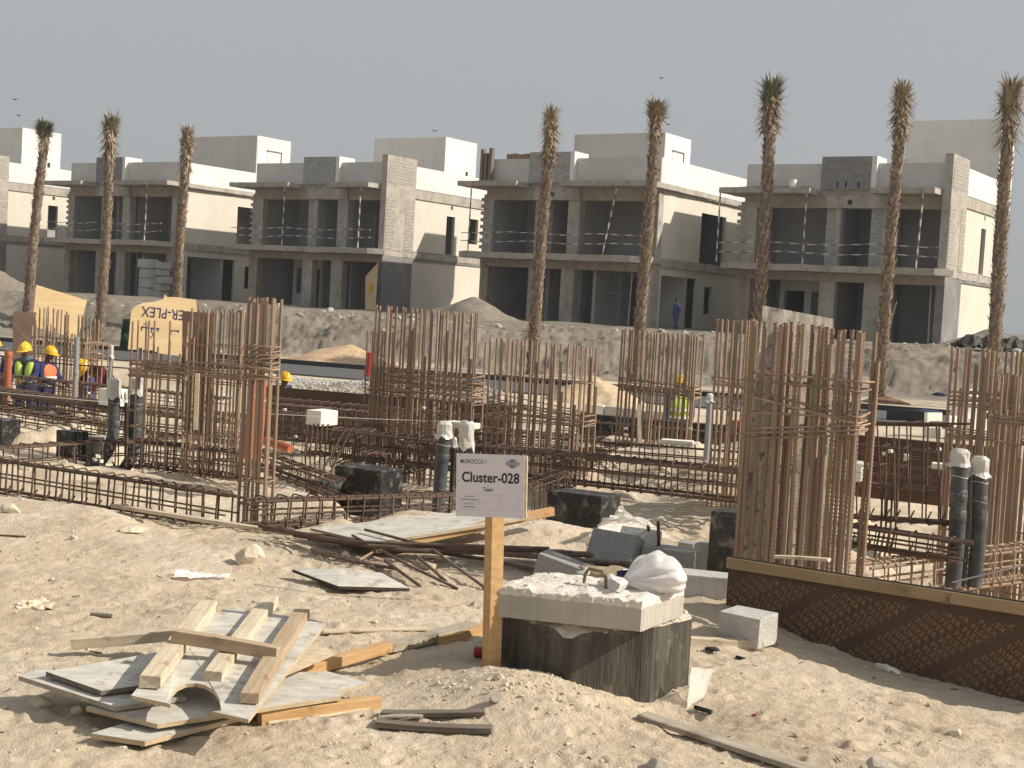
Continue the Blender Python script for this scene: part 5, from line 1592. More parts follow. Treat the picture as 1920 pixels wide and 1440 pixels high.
mb.add(rings[3 * n:4 * n] + rings[4 * n:5 * n], [[j, (j + 1) % n, n + (j + 1) % n, n + j] for j in range(n)], 0)
mb.add(rings[4 * n:5 * n] + rings[5 * n:6 * n], [[j, (j + 1) % n, n + (j + 1) % n, n + j] for j in range(n)], 0)
for k in range(120):
    w = q.uniform(0, 2 * PI); r = MR * q.uniform(.86, .985)
    s = q.uniform(.006, .02)
    zc = prof[int((w - W0) / (2 * PI) * n) % n]
    rock_mb(mb, (MC.x + r * math.cos(w), MC.y + r * math.sin(w), zc - .0 + s * .2), (s * 1.4, s * 1.2, s), 1)
for k in range(0):
    w = q.gauss(-PI / 2 - .35, .16); r = MR * 1.005; s = q.uniform(.01, .024)
    rock_mb(mb, (MC.x + r * math.cos(w), MC.y + r * math.sin(w), zt - .03 - abs(q.gauss(0, .022))), (s * 1.5, s * .5, s), 1)
mb.build('broken_rim', M['chip'], t)
P1 = Vector((.655, 6.30)); ef = Vector((-.975, .222)); es = Vector((.52, .854))
zb, hh = .338, .148
c = [P1, P1 + es * .46, P1 + es * .46 + ef * .72, P1 + ef * .70]
ns, nt_ = 30, 20
mb = MB(); top = []
for i in range(ns + 1):
    for j in range(nt_ + 1):
        a, b_ = i / ns, j / nt_
        p = c[0].lerp(c[3], a).lerp(c[1].lerp(c[2], a), b_)
        edge = min(i, ns - i, j, nt_ - j)
        z = zb + hh + .010 * vnoise(np.array([a * 14]), np.array([b_ * 9]), 4)[0] + .006 * q.uniform(-1, 1)
        if edge == 0:
            z -= q.uniform(.004, .018); p = p + Vector((q.uniform(-.004, .004), q.uniform(-.004, .004)))
        top.append((p.x, p.y, z))
I = lambda i, j: i * (nt_ + 1) + j
mb.add(top, [[I(i, j), I(i + 1, j), I(i + 1, j + 1), I(i, j + 1)][::-1] for i in range(ns) for j in range(nt_)], 1, True)
brd = [I(i, 0) for i in range(ns)] + [I(ns, j) for j in range(nt_)] + [I(i, nt_) for i in range(ns, 0, -1)] + [I(0, j) for j in range(nt_, 0, -1)]
rim = [top[k] for k in brd]; k = len(rim)
mid = [(x, y, zb + hh - .04 + q.uniform(-.006, .004)) for x, y, z in rim]; low = [(x, y, zb) for x, y, z in rim]
mb.add(rim + mid, [[(i + 1) % k, i, i + k, (i + 1) % k + k][::-1] for i in range(k)], 1)
mb.add(mid + low, [[(i + 1) % k, i, i + k, (i + 1) % k + k][::-1] for i in range(k)], 0, False)
mb.add(low, [list(range(k))], 0)
SL = mb.build('cover_slab', [M['slab'], M['slab_top']], None, label='thick pale concrete cover slab with a rough top, resting on the manhole ring', cat='cover slab')
mb = MB()
for k in range(90):
    i = q.randrange(ns); x, y, z = top[I(i, 0)]; s = q.uniform(.003, .009)
    rock_mb(mb, (x, y - .002, z - q.uniform(0, .02)), (s, s, s), 1)
for k in range(60):
    i = q.randrange(1, ns); j = q.randrange(1, nt_); x, y, z = top[I(i, j)]; s = q.uniform(.003, .009)
    rock_mb(mb, (x, y, z + s * .3), (s * 1.4, s, s), 1)
mb.build('grit', M['chip'], SL, kind='stuff')
zt2 = zb + hh
a_ = Gz(1094, 1098, zt2 - .01); b_ = Gz(1136, 1106, zt2 - .01)
mb = MB(); mb.tube([a_, a_ + Vector((.006, .0, .055)), a_.lerp(b_, .2) + Vector((0, 0, .085)), a_.lerp(b_, .8) + Vector((0, 0, .085)), b_ + Vector((-.004, 0, .06)), b_], .0085, 8)
mb.build('lifting_handle', M['steel'], SL)
# white bag on the slab
bc = Vector((.735, 6.58, zt2))
mb = MB(); n, m_ = 60, 26; vs_ = []
axd = Vector((.93, .36, 0)); axl = Vector((-.36, .93, 0))
for i in range(m_ + 1):
    f = i / m_
    prof_ = .024 + .135 * math.sin(min(1, f / .62) * PI / 2) ** 1.1 if f < .62 else .159 * math.sqrt(max(0, 1 - ((f - .62) / .38) ** 2))
    for j in range(n):
        w = 2 * PI * j / n
        fold = (1 - f) ** .7
        k = 1 + .16 * fold * math.sin(9 * w + 2.5 * math.sin(2 * w)) + .07 * math.sin(17 * w + f * 5) * fold + .09 * float(vnoise(np.array([w * 2.2 + f * 2]), np.array([f * 5.]), 7)[0]) + .035 * float(vnoise(np.array([w * 5]), np.array([f * 13.]), 9)[0])
        r = prof_ * k
        off = axl * (r * math.cos(w)) + Vector((0, 0, 1)) * (r * math.sin(w) * 1.05)
        p = bc + axd * (-.155 + .30 * f) + off
        p.z = bc.z + (p.z - bc.z) * .62
        p.z = max(bc.z - .001 + .004 * q.random(), p.z + .045 + .02 * math.sin(f * PI))
        vs_.append(p)
mb.add(vs_, [[i * n + j, i * n + (j + 1) % n, (i + 1) * n + (j + 1) % n, (i + 1) * n + j][::-1] for i in range(m_) for j in range(n)], 0, True)
t = mb.build('plastic_bag', M['white_sheet'], None, label='bulging white plastic bag lying on the right corner of the cover slab', cat='bag')
mb = MB(); vs_ = []
for i in range(9):
    for j in range(18):
        f = i / 8; w = 2 * PI * j / 17
        r = .02 + .042 * f * (1 + .35 * math.sin(5 * w + 1) + .2 * q.uniform(-1, 1))
        p = bc - axd * (.150 + .085 * f) + axl * r * 1.6 * math.cos(w) + Vector((0, 0, max(.004, .035 - .02 * f + r * .8 * math.sin(w))))
        vs_.append(p)
mb.add(vs_, [[i * 18 + j, (i + 1) * 18 + j, (i + 1) * 18 + j + 1, i * 18 + j + 1] for i in range(8) for j in range(17)], 0, True)
mb.build('bag_mouth', M['white_sheet'], t)

# ------------------------------------------------------------------ site sign
pb = Vector((-.022, 6.47, 0)); zg = gz(pb.x, pb.y)
t = thing('site_sign', 'small white site sign board on a square new-timber post', 'sign', fr((pb.x, pb.y, zg), 0))
Mt = MOF[t.name]
tilt = Matrix.Rotation(math.radians(-1.9), 4, 'Y')
PM = Mt @ tilt @ Matrix.Rotation(math.radians(30), 4, 'Z')
mb = MB(); mb.box((-.034, -.034, -.15), (.034, .034, 1.08 - zg), M=PM)
po = mb.build('post', M['wood'], t, bevel=.003)
SA = 11
sw, sh = .322, .293
sc_ = W(918.5, 911, 6.40)
Ms = fr(sc_, SA) @ Matrix.Rotation(math.radians(-2.4), 4, 'Y')
S2 = Ms.to_3x3(); ex, ez, nm = S2 @ Vector((1, 0, 0)), S2 @ Vector((0, 0, 1)), S2 @ Vector((0, -1, 0))
mb = MB(); mb.box((-sw / 2 + .006, .004, -sh / 2 + .004), (sw / 2 + .012, .024, sh / 2 - .003), M=Ms)
mb.build('backing_board', M['wood_pale'], t)
mb = MB(); mb.box((-sw / 2, .0, -sh / 2), (sw / 2, .0035, sh / 2), M=Ms)
sheet = mb.build('sign_sheet', M['sign_white'], t)
def sg(x, z, off=.0006): return sc_ + ex * x + ez * z + nm * off
def fit(name, s, x0, x1, z, m, bold, hs=1.0, off=.0008, par=None):
    vs, fs = text_mesh(s, 1.0, bold, res=4)
    a, b2 = min(v.x for v in vs), max(v.x for v in vs)
    k = (x1 - x0) / (b2 - a)
    cz = (min(v.y for v in vs) + max(v.y for v in vs)) / 2
    mb = MB(); mb.add([sg(x0 + (v.x - a) * k, z + (v.y - cz) * k * hs, off) for v in vs], fs)
    return mb.build(name, m, par or sheet)
# sheet coordinates measured on the photograph: 1536 px of the enlargement = 0.402 m
kx = sw / 1205.
X = lambda p: (p - 722) * kx
Z = lambda p: (677 - p) * kx
fit('heading', 'MOROCCO 1', X(195), X(655), Z(262), M['ink'], .006, 1.3)
fit('title', 'Cluster-028', X(222), X(1242), Z(533), M['ink'], .022, 1.16)
fit('subtitle', 'Team', X(598), X(780), Z(742), M['ink'], .008, 1.3)
mb = MB(); n = 28
mb.add([sg(X(1120), Z(278), .0007)] + [sg(X(1120) + .0218 * math.cos(2 * PI * k / n), Z(278) + .0212 * math.sin(2 * PI * k / n), .0007) for k in range(n)], [[0, 1 + k, 1 + (k + 1) % n] for k in range(n)])
lg = mb.build('logo_disc', M['mid_ink'], sheet)
mb = MB()
for x0, x1 in ((1002, 1030), (1032, 1055), (1190, 1212), (1214, 1240)):
    mb.add([sg(X(x0), Z(305), .0009), sg(X(x1), Z(305), .0009), sg(X(x1), Z(252), .0009), sg(X(x0), Z(252), .0009)], [[0, 1, 2, 3]])
mb.build('logo_band', M['mid_ink'], lg)
fit('logo_letters', 'SEVEN', X(1012), X(1230), Z(279), M['thin_ink'], .03, 1.35, .0011, lg)
def hline(mb, x0, x1, z, w=.0008):
    mb.add([sg(X(x0), Z(z) - w), sg(X(x1), Z(z) - w), sg(X(x1), Z(z) + w), sg(X(x0), Z(z) + w)], [[0, 1, 2, 3]])
def vline(mb, x, z0, z1, w=.0006):
    mb.add([sg(X(x) - w, Z(z1)), sg(X(x) + w, Z(z1)), sg(X(x) + w, Z(z0)), sg(X(x) - w, Z(z0))], [[0, 1, 2, 3]])
mb = MB()
for x in (200, 535, 885, 1230): vline(mb, x, 835, 1105)
for z in (835, 975, 1105):
    for a, b2 in ((203, 532), (538, 882), (888, 1227)): hline(mb, a, b2, z, .0005)
mb.build('table_grid', M['thin_ink'], sheet)
mb = MB()
for z, x0, x1, w in ((875, 275, 455, .0016), (1005, 265, 455, .0016), (928, 215, 525, .0021), (1057, 248, 480, .0021)):
    x = x0
    while x < x1:
        L2 = q.uniform(10, 22); hline(mb, x, min(x + L2, x1), z + q.uniform(-2, 2), w); x += L2 + 4
mb.build('fine_print', M['mid_ink'], sheet)
for (x, z) in ((183, 150), (712, 142), (1288, 203), (165, 602), (1300, 728), (165, 1150), (700, 1172), (1275, 1205), (688, 690)):
    mb = MB(); mb.tube([sg(X(x), Z(z), 0), sg(X(x), Z(z), .0015)], .0022, 8); mb.build('nail', M['mid_ink'], t)

# ------------------------------------------------------------------ boards and timbers
def stick(name, label, a, b, w, h, m, cat='timber', za=0.0, zb_=None, roll=0, group=None, ends=0, parent=None, bevel=.003):
    """timber from pixel a to pixel b (points on its top centre line), za/zb above the ground"""
    A = P_(a[0], a[1], za + h); B = P_(b[0], b[1], (za if zb_ is None else zb_) + h)
    return stick_w(name, label, A, B, w, h, m, cat, roll, group, parent, bevel)


def stick_w(name, label, A, B, w, h, m, cat='timber', roll=0, group=None, parent=None, bevel=.003):
    d = B - A; L_ = d.length; X1 = d.normalized(); Y1 = Vector((0, 0, 1)).cross(X1).normalized(); Z1 = X1.cross(Y1)
    Mx = Matrix((X1, Y1, Z1)).transposed().to_4x4() @ Matrix.Rotation(roll, 4, 'X'); Mx.translation = A
    mb = MB(); nseg = 8; vs = []; bw = q.uniform(-.006, .006)
    for i in range(nseg + 1):
        x = L_ * i / nseg; bow = bw * math.sin(i / nseg * PI)
        for y, z in ((-w / 2, -h), (w / 2, -h), (w / 2, 0), (-w / 2, 0)):
            e = q.uniform(-.0015, .0015)
            vs.append((x + (q.uniform(-.006, .006) if i in (0, nseg) else 0), y + e, z + bow))
    fs = [[i * 4 + k, i * 4 + (k + 1) % 4, i * 4 + 4 + (k + 1) % 4, i * 4 + 4 + k][::-1] for i in range(nseg) for k in range(4)]
    mb.add(vs, fs); mb.add(vs[:4], [[0, 1, 2, 3]]); mb.add(vs[-4:], [[3, 2, 1, 0]])
    o = mb.build(name, m, None, True, label=label, cat=cat, group=group, bevel=bevel)
    o.matrix_world = Mx; MOF[o.name] = Mx
    if parent:
        o.parent = parent; o.matrix_local = MOF[parent.name].inverted() @ Mx
    return o


def sheet_px(name, label, px, th, mats, cat='plywood sheet', z=0.0, group=None, ref=None):
    """board lying near the ground: (u, v, height of its top above the ground level at that spot)"""
    pts = []
    g0 = ref if ref is not None else None
    for u, v, dz in px:
        p = Gz(u, v, g0 + dz) if g0 is not None else G(u, v, dz)
        pts.append(p)
    cen = sum(pts, Vector()) / len(pts)
    a = sum(((pts[i] - cen).x * (pts[(i + 1) % len(pts)] - cen).y - (pts[i] - cen).y * (pts[(i + 1) % len(pts)] - cen).x) for i in range(len(pts)))
    if a < 0: pts = pts[::-1]
    mb = MB(); mb.prism(pts, th, 0, 1)
    return mb.build(name, mats, None, label=label, cat=cat, group=group)


PLY = [M['ply'], M['ply_edge']]
GP = 'pile of grey plywood sheets'
ref = gz(P_(320, 1300).x, P_(320, 1300).y)
sheet_px('plywood_sheet', 'lowest grey plywood sheet at the front of the pile, one long orange edge showing', [(170, 1375, .035), (272, 1390, .03), (450, 1344, .03), (480, 1316, .03), (345, 1322, .035)], .02, PLY, group=GP, ref=ref)
sheet_px('plywood_sheet', 'long grey plywood sheet across the middle of the pile, running right under the top panel', [(162, 1325, .075), (295, 1358, .07), (640, 1305, .075), (637, 1298, .075), (500, 1272, .08), (330, 1288, .08)], .018, PLY, group=GP, ref=ref)
sheet_px('plywood_sheet', 'grey plywood sheet sticking out furthest to the left in the pile', [(35, 1267, .12), (216, 1325, .10), (350, 1306, .10), (300, 1262, .11), (70, 1256, .125)], .02, [M['ply'], M['wood_grey']], group=GP, ref=ref)
sheet_px('plywood_sheet', 'small dark-edged plywood sheet lying on the leftmost sheet of the pile', [(86, 1259, .15), (190, 1295, .135), (262, 1285, .135), (330, 1242, .14), (300, 1222, .15)], .02, [M['ply'], M['wood_dark']], group=GP, ref=ref)
sheet_px('plywood_sheet', 'stained grey plywood sheet reaching furthest right in the pile', [(500, 1300, .055), (624, 1298, .05), (695, 1281, .05), (612, 1258, .06), (520, 1262, .06)], .014, PLY, group=GP, ref=ref)
sheet_px('plywood_sheet', 'small yellowish plywood offcut tucked behind the right edge of the top panel', [(520, 1270, .10), (628, 1224, .11), (610, 1212, .12), (560, 1215, .12)], .012, [M['wood_pale'], M['ply_edge']], group=GP, ref=ref)
# top panel with the arched notch
pn = [(246, 1304, .165), (312, 1318, .155)]
for k in range(9):
    w = PI * k / 8
    pn.append((367 - 48 * math.cos(w), 1321 - 46 * math.sin(w) ** .8 + 7 * k / 8 * 1.6, .155 + .012 * math.sin(w)))
pn += [(398, 1334, .15), (466, 1349, .145), (612, 1168, .235), (590, 1162, .24), (425, 1139, .25), (340, 1188, .22)]
ref_t = ref
o = sheet_px('plywood_panel_top', None, pn, .016, PLY, group=None, ref=ref)
o.name = 'notched_panel'
props(o, 'tilted top panel of the pile with an arched notch in its front edge', 'plywood sheet', GP)
def pile_stick(label, a, b, za, zb_, w, h, m, name='timber_batten'):
    A = Gz(a[0], a[1], ref + za); B = Gz(b[0], b[1], ref + zb_)
    return stick_w(name, label, A, B, w, h, m, 'batten', group='battens on the plywood pile')
pile_stick('left thick pale batten lying lengthwise on the notched panel', (281, 1268), (391, 1126), .225, .29, .085, .05, M['wood_pale'])
pile_stick('middle pale batten lying lengthwise on the notched panel', (399, 1259), (509, 1116), .215, .29, .075, .05, M['wood_pale'])
pile_stick('right brown batten lying lengthwise on the notched panel', (468, 1299), (566, 1142), .205, .28, .075, .042, M['wood_brown'])
pile_stick('grey crossbar nailed over the three battens of the pile', (328, 1180), (524, 1213), .31, .275, .05, .055, M['wood_brown'])
stick('timber_stick', 'grey timber stick poking out of the back left of the plywood pile', (136, 1197), (335, 1180), .05, .05, M['wood_pale'], za=.03, zb_=.08)
stick('timber_beam', 'long orange timber leaving the pile to the right towards the sign', (500, 1268), (728, 1203), .06, .05, M['wood'], za=.0, zb_=.02)
stick('timber_beam', 'short weathered timber lying over the end of the long orange timber', (726, 1206), (886, 1166), .085, .042, M['wood_grey'], za=.01, zb_=.03)
stick('timber_beam', 'orange timber running behind the sign post towards the manhole', (820, 1192), (935, 1163), .07, .05, M['wood'], za=.0)
stick('timber_beam', 'pale orange timber under the right front of the plywood pile', (488, 1333), (712, 1305), .05, .055, M['wood'], za=.0)
stick('thin_plank', 'thin pale plank half buried behind the orange timber', (604, 1182), (800, 1176), .06, .012, M['wood_pale'], cat='plank', za=.002)
stick('thin_plank', 'thin pale strip in the sand under the front of the plywood pile', (500, 1352), (690, 1325), .03, .012, M['wood_pale'], cat='plank', za=.0)
stick('short_plank', 'upper of two short dark planks before the sign', (714, 1333), (908, 1331), .05, .02, M['wood_dark'], cat='plank', za=.01)
stick('short_plank', 'lower of two short dark planks before the sign', (706, 1350), (922, 1362), .055, .025, M['wood_dark'], cat='plank', za=.01, zb_=.005)
stick('short_plank', 'pale splintered lath between the two short dark planks', (710, 1343), (795, 1341), .03, .012, M['wood_grey'], cat='plank', za=.01)
stick('long_plank', 'long weathered grey plank running out of the bottom edge right of the manhole', (1205, 1336), (1560, 1452), .085, .022, M['wood_grey'], cat='plank', za=.012)
stick('timber_beam', 'short pale timber lying right of the manhole before the cement blocks', (1288, 1194), (1428, 1201), .06, .05, M['wood_pale'], za=.0)
stick_w('thin_plank', 'long thin plank slanting up from the rebar pile to the nearest rebar beam', W(214, 945, 12.2), W(604, 1006, 9.95), .07, .03, M['wood_pale'], 'plank')
stick('thin_plank', 'grey plank lying on the sand between the two left rebar beams', (266, 892), (440, 922), .10, .03, M['wood_grey'], cat='plank', za=.02)
# mid boards
sheet_px('plywood_sheet', 'lone grey plywood sheet lying on the sand behind the pile', [(548, 1067, .06), (634, 1099, .05), (768, 1103, .02), (716, 1074, .045), (640, 1066, .06)], .02, [M['ply'], M['ply_edge_dark']])
sheet_px('plywood_sheet', 'large grey plywood sheet propped behind the loose bars and the sign', [(582, 990, .10), (702, 1018, .10), (1000, 968, .16), (880, 958, .14)], .02, [M['ply'], M['ply_edge']])
stick('timber_beam', 'orange timber under the edge of the large plywood sheet behind the sign', (700, 1021), (1036, 951), .06, .06, M['wood'], za=.03, zb_=.13)
stick('timber_chip', 'small pale wood block under the loose bars', (795, 1052), (812, 1058), .05, .04, M['wood_pale'], za=.0)

# formwork board at the right with a timber rail
pL, pR = G(1357, 1142), G(1925, 1312)
zt3 = .42
A = Gz(1365, 1062, .36); 
DLf, DRf = 8.25, 6.95
A = W(1366, 1060, DLf); B = W(2060, 1170, 6.85)
zrail = A.z
dirv = Vector((B.x - A.x, B.y - A.y, 0)); Lf = dirv.length; dirv.normalize()
angf = -math.degrees(math.atan2(dirv.y, dirv.x))
t = thing('formwork_board', 'brown film-faced formwork board on edge with a timber rail along its top', 'formwork', fr((A.x, A.y, -.35), angf))
hb = A.z + .35
slope = (B.z - A.z)
Mx = MOF[t.name]
mb = MB(); v4 = [Mx @ Vector(p) for p in ((0, 0, 0), (Lf, 0, 0), (Lf, 0, hb + slope), (0, 0, hb))]
n_ = Mx.to_3x3() @ Vector((0, -1, 0))
mb.prism(v4, .018)
ex_, ez_ = dirv, Vector((0, 0, 1))
film_print(mb, Mx @ Vector((0, 0, 0)), ex_, (ez_ + dirv * 0), Lf, hb - .02, .044, ang=-32, gap=.07, sp=1.22, skew=.45)
mb.build('face_sheet', [M['film'], M['film'], M['film_ink']], t)
mb = MB(); f = .905
mb.prism([Mx @ Vector(p) for p in ((0.002, -.032, hb - .012), (Lf * f, -.032, hb - .012 + slope * f), (Lf * f, -.032, hb + .052 + slope * f), (.002, -.032, hb + .052))], .046)
mb.build('top_rail', M['wood_rail'], t)
mb = MB(); mb.prism([Mx @ Vector(p) for p in ((Lf * f + .03, -.033, hb - .012 + slope * f), (Lf, -.033, hb - .012 + slope), (Lf, -.033, hb + .05 + slope), (Lf * f + .03, -.033, hb + .05 + slope * f))], .046)
mb.build('top_rail', M['wood_rail'], t)
mb = MB(); mb.prism([Mx @ Vector(p) for p in ((0, .002, hb + .03), (Lf, .002, hb + .03 + slope), (Lf, .002, hb + .058 + slope), (0, .002, hb + .058))], -.02)
mb.build('sheet_edge', M['black'], t)
mb = MB(); p = Mx @ Vector((Lf * .64 * 1.0, -.03, hb + .02 + slope * .64)); mb.tube([p - Vector((0, .004, .035)), p - Vector((0, .004, -.03))], .012, 8)
mb.build('clamp', M['steel'], t)
stick_w('timber_offcut', 'small pale timber offcut lying on the rail of the formwork board', W(1452, 1041, 8.0), W(1555, 1047, 7.8), .05, .018, M['wood_pale'])

# ------------------------------------------------------------------ loose bars and their neighbours
def bar(label, pts, r=.010, m=None):
    P = [P_(u, v, dz) for u, v, dz in pts]
    mb = MB(); S = [P[0]]
    for i in range(1, len(P)):
        for k in range(1, 6): S.append(P[i - 1].lerp(P[i], k / 5))
    mb.tube(S, r, 7)
    return mb.build('loose_bar', m or M['rust_grey'], None, label=label, cat='rebar', group='loose reinforcing bars on the sand')


bar('thick dark loose bar at the top of the pile, ending right of the post', [(486, 986, .10), (650, 1016, .13), (1030, 1029, .16)], .014)
bar('dark loose bar just under the topmost one, left of the post', [(500, 992, .08), (700, 1024, .11), (1060, 1034, .13)], .014)
bar('loose bar running straight past the post to the grey blocks, highest of them', [(560, 1006, .07), (820, 1033, .12), (1258, 1027, .17)], .013)
bar('thick loose bar ending above the paper bags, lower of the two beside the post', [(640, 1022, .05), (900, 1036, .10), (1188, 1058, .14)], .017)
bar('loose bar leaving the pile low towards the slanting grey block', [(590, 1012, .04), (900, 1046, .05), (1012, 1074, .03)], .010)
bar('second low loose bar beside the slanting grey block', [(840, 1040, .03), (940, 1054, .03), (1010, 1068, .03)], .009)
bar('loose bar kinked in its middle, lying furthest right of the slanting bars', [(684, 993, .15), (803, 1024, .13), (912, 1104, .01)], .010)
bar('straight slanting loose bar from under the plywood to the middle of the sand', [(661, 1004, .12), (770, 1062, .07), (858, 1104, .01)], .010)
bar('slanting loose bar with a shadowed foot, third from the right', [(780, 1041, .08), (837, 1090, .01)], .010)
bar('loose bar pointing down left of the slanting ones', [(722, 1051, .07), (788, 1099, .01)], .011)
bar('lowest long loose bar at the left of the pile', [(584, 1029, .03), (680, 1052, .03), (738, 1086, .01)], .010)
bar('short thick loose bar lying flat left of the wood block', [(586, 1033, .03), (660, 1052, .03), (742, 1066, .02)], .013)
bar('pale bent loose bar crossing under the slanting ones', [(674, 1050, .05), (708, 1030, .08), (738, 1022, .10), (755, 1030, .08)], .009, M['rust'])
bar('left of two bars sticking up behind the white bag', [(1215, 988, .36), (1232, 1044, .10), (1240, 1060, .02)], .012, M['rust_dark'])
bar('right of two bars sticking up behind the white bag', [(1234, 979, .40), (1236, 1040, .14), (1246, 1052, .04)], .012, M['rust_dark'])
for k in range(7):
    a = q.uniform(-12, 14); b_ = q.uniform(-6, 10)
    bar(('upper', 'lower')[k % 2] + f' bar within the dark bundle behind the post, {("first", "second", "third", "fourth", "fifth", "sixth", "seventh")[k]} from its top', [(500 + 14 * k + a, 992 + 3 * k, .06), (760 + a, 1022 + 2 * k, .07 + .01 * (k % 3)), (1010 + 30 * k + b_, 1030 + 2.5 * k, .10)], q.uniform(.010, .015))
bar('thin bar lying on the sand at the far left', [(-10, 1003, .01), (48, 1006, .01)], .007, M['rust_dark'])


def cblock(label, u, v, a, sx=.40, sy=.2, sz=.2, rx=0, ry=0, dz=0, m='cblock', hollow=False):
    p = P_(u, v); Mx = fr(p + Vector((0, 0, dz)), a) @ Matrix.Rotation(math.radians(rx), 4, 'X') @ Matrix.Rotation(math.radians(ry), 4, 'Y')
    mb = MB(); mb.box((-sx / 2, -sy / 2, 0), (sx / 2, sy / 2, sz), M=Mx, jit=.004)
    return mb.build('cement_block', M[m], None, label=label, cat='block', group='loose cement blocks', bevel=.006)


cblock('pale smooth block on the sand against the left end of the formwork board', 1400, 1204, 38, .26, .22, .17, m='cblock_pale')
cblock('grey block with a sunlit end, standing behind the white bag', 1256, 1092, 30, .36, .2, .24)
cblock('dark rough block nearest the left end of the formwork rail', 1334, 1090, 25, .30, .22, .25, dz=.09)
cblock('long pale block lying under the dark rough one', 1318, 1116, 12, .42, .22, .14, m='cblock_pale')
cblock('slanting grey block leaning behind the cover slab, left of the paper bags', 1062, 1094, 20, .42, .2, .15, ry=14)
cblock('grey block tipped on its edge under the clear sheeting', 1150, 1070, 35, .36, .22, .22, rx=-24, dz=.03)
cblock('pale slab piece tipped against the grey block under the clear sheeting', 1176, 1078, 30, .3, .04, .36, rx=-35, dz=0, m='cblock_pale')
cblock('small grey block peeping out between the rough block and the sand bank', 1288, 1046, 25, .16, .16, .16, dz=.0)
# sheeting
def crumpled(name, label, px, m, dz=.02, amp=.02, n=14, cat='plastic sheet', seed=0, lift=0):
    """crumpled sheet spread over a four-cornered patch of ground"""
    qq = random.Random(seed)
    c = [P_(u, v, z) for u, v, z in px]
    mb = MB(); vs = []
    for i in range(n + 1):
        for j in range(n + 1):
            a, b2 = i / n, j / n
            p = c[0].lerp(c[1], a).lerp(c[3].lerp(c[2], a), b2)
            p = p + Vector((qq.uniform(-1, 1) * amp * .6, qq.uniform(-1, 1) * amp * .6, dz + lift * math.sin(a * PI) * math.sin(b2 * PI) + amp * (vnoise(np.array([a * 6.]), np.array([b2 * 6.]), seed)[0] + .6 * qq.uniform(-1, 1))))
            vs.append(p)
    mb.add(vs, [[i * (n + 1) + j, (i + 1) * (n + 1) + j, (i + 1) * (n + 1) + j + 1, i * (n + 1) + j + 1] for i in range(n) for j in range(n)])
    return mb.build(name, m, None, label=label, cat=cat)


crumpled('plastic_sheet', 'clear crumpled plastic sheeting over the tipped blocks behind the slab', [(1100, 1008, .04), (1185, 1040, .06), (1262, 1010, .14), (1165, 962, .30)], M['clear'], .03, .035, seed=3, lift=.10)
crumpled('plastic_sheet', 'clear plastic sheet hanging from the right side of the manhole ring', [(1288, 1330, .0), (1296, 1252, .16), (1338, 1256, .13), (1320, 1308, .01)], M['clear'], .003, .003, 6, seed=5)
crumpled('plastic_sheet', 'flat white plastic strip lying on the sand left of the boulder', [(324, 1086, .0), (420, 1088, .0), (436, 1082, .0), (332, 1073, .02)], M['white_sheet'], .014, .010, 12, seed=7)
crumpled('plastic_sheet', 'small clear plastic scrap under the loose bars near the post', [(835, 1056, 0), (868, 1066, 0), (872, 1052, .0), (845, 1044, 0)], M['clear'], .015, .012, 8, seed=9)
crumpled('plastic_sheet', 'pale yellow scrap against the foot of the formwork board', [(1642, 1256, .0), (1688, 1266, .0), (1682, 1256, .02), (1644, 1246, .04)], M['foam'], .01, .006, 6, seed=11)
crumpled('cloth_rag', 'greyish rag half buried at the left of the sand', [(30, 1142, 0), (105, 1146, 0), (100, 1120, .03), (38, 1128, .02)], M['rock'], .0, .02, 9, cat='rag', seed=13)
# cement bags
for k, (u, v, lab) in enumerate(((1118, 1086, 'left crumpled brown paper bag behind the cover slab'), (1150, 1090, 'right crumpled paper bag with blue print behind the cover slab'))):
    p = P_(u, v, .05)
    mb = MB(); rock_mb(mb, p + Vector((0, 0, .05)), (.13, .09, .09), 3, seed=20 + k)
    tt = mb.build('paper_bag', M['paper'], None, label=lab, cat='paper bag', group='paper bags')
    mb = MB(); rock_mb(mb, p + Vector((-.085 if k == 0 else .07, -.03, .055)), (.06, .07, .075), 3, seed=22 + k); mb.build('bag_end', M['refl'], tt)
    if k:
        mb = MB(); letters(mb, 'MIX', p + Vector((.07, -.108, .06)), Vector((.9, -.2, .2)).normalized(), Vector((-.1, 0, 1)).normalized(), .05, .02); mb.build('lettering', M['blue_ink'], tt)
# small litter
p = P_(1335, 1224); mb = MB(); rock_mb(mb, p + Vector((0, 0, .02)), (.055, .03, .028), 2, seed=31); mb.build('rubber_scrap', M['black'], None, label='black crumpled scrap right of the manhole, larger one', cat='litter')
p = P_(1386, 1236); mb = MB(); rock_mb(mb, p + Vector((0, 0, .01)), (.04, .022, .018), 2, seed=32); mb.build('rubber_scrap', M['black'], None, label='small dark scrap right of the larger black one', cat='litter')
mb = MB(); mb.tube([P_(1303, 1326, .015), P_(1334, 1335, .015)], .011, 8); mb.build('short_rod', M['black'], None, label='short black rod on the sand at the foot of the manhole', cat='litter')
mb = MB(); mb.tube([P_(890, 1222, .03), P_(914, 1224, .03)], .028, 14); mb.build('red_tin', M['red'], None, label='red tin lying in the shade left of the sign post', cat='tin')
p = P_(1414, 1343); mb = MB(); rock_mb(mb, p + Vector((0, 0, .008)), (.025, .014, .012), 1, seed=33); mb.build('red_scrap', M['red'], None, label='tiny red scrap on the sand right of the manhole', cat='litter')
mb = MB(); mb.tube([P_(170, 1152, .01), P_(210, 1155, .012)], .012, 6); mb.build('wood_chip', M['wood_dark'], None, label='dark wood chip on the sand above the plywood pile', cat='litter')
p = P_(900, 1312, .02); mb = MB(); mb.tube([P_(928, 1311, .005), P_(930, 1306, .035)], .024, 14); mb.build('concrete_core', M['conc'], None, label='small grey concrete disc in the gravelly mound under the sign', cat='litter')
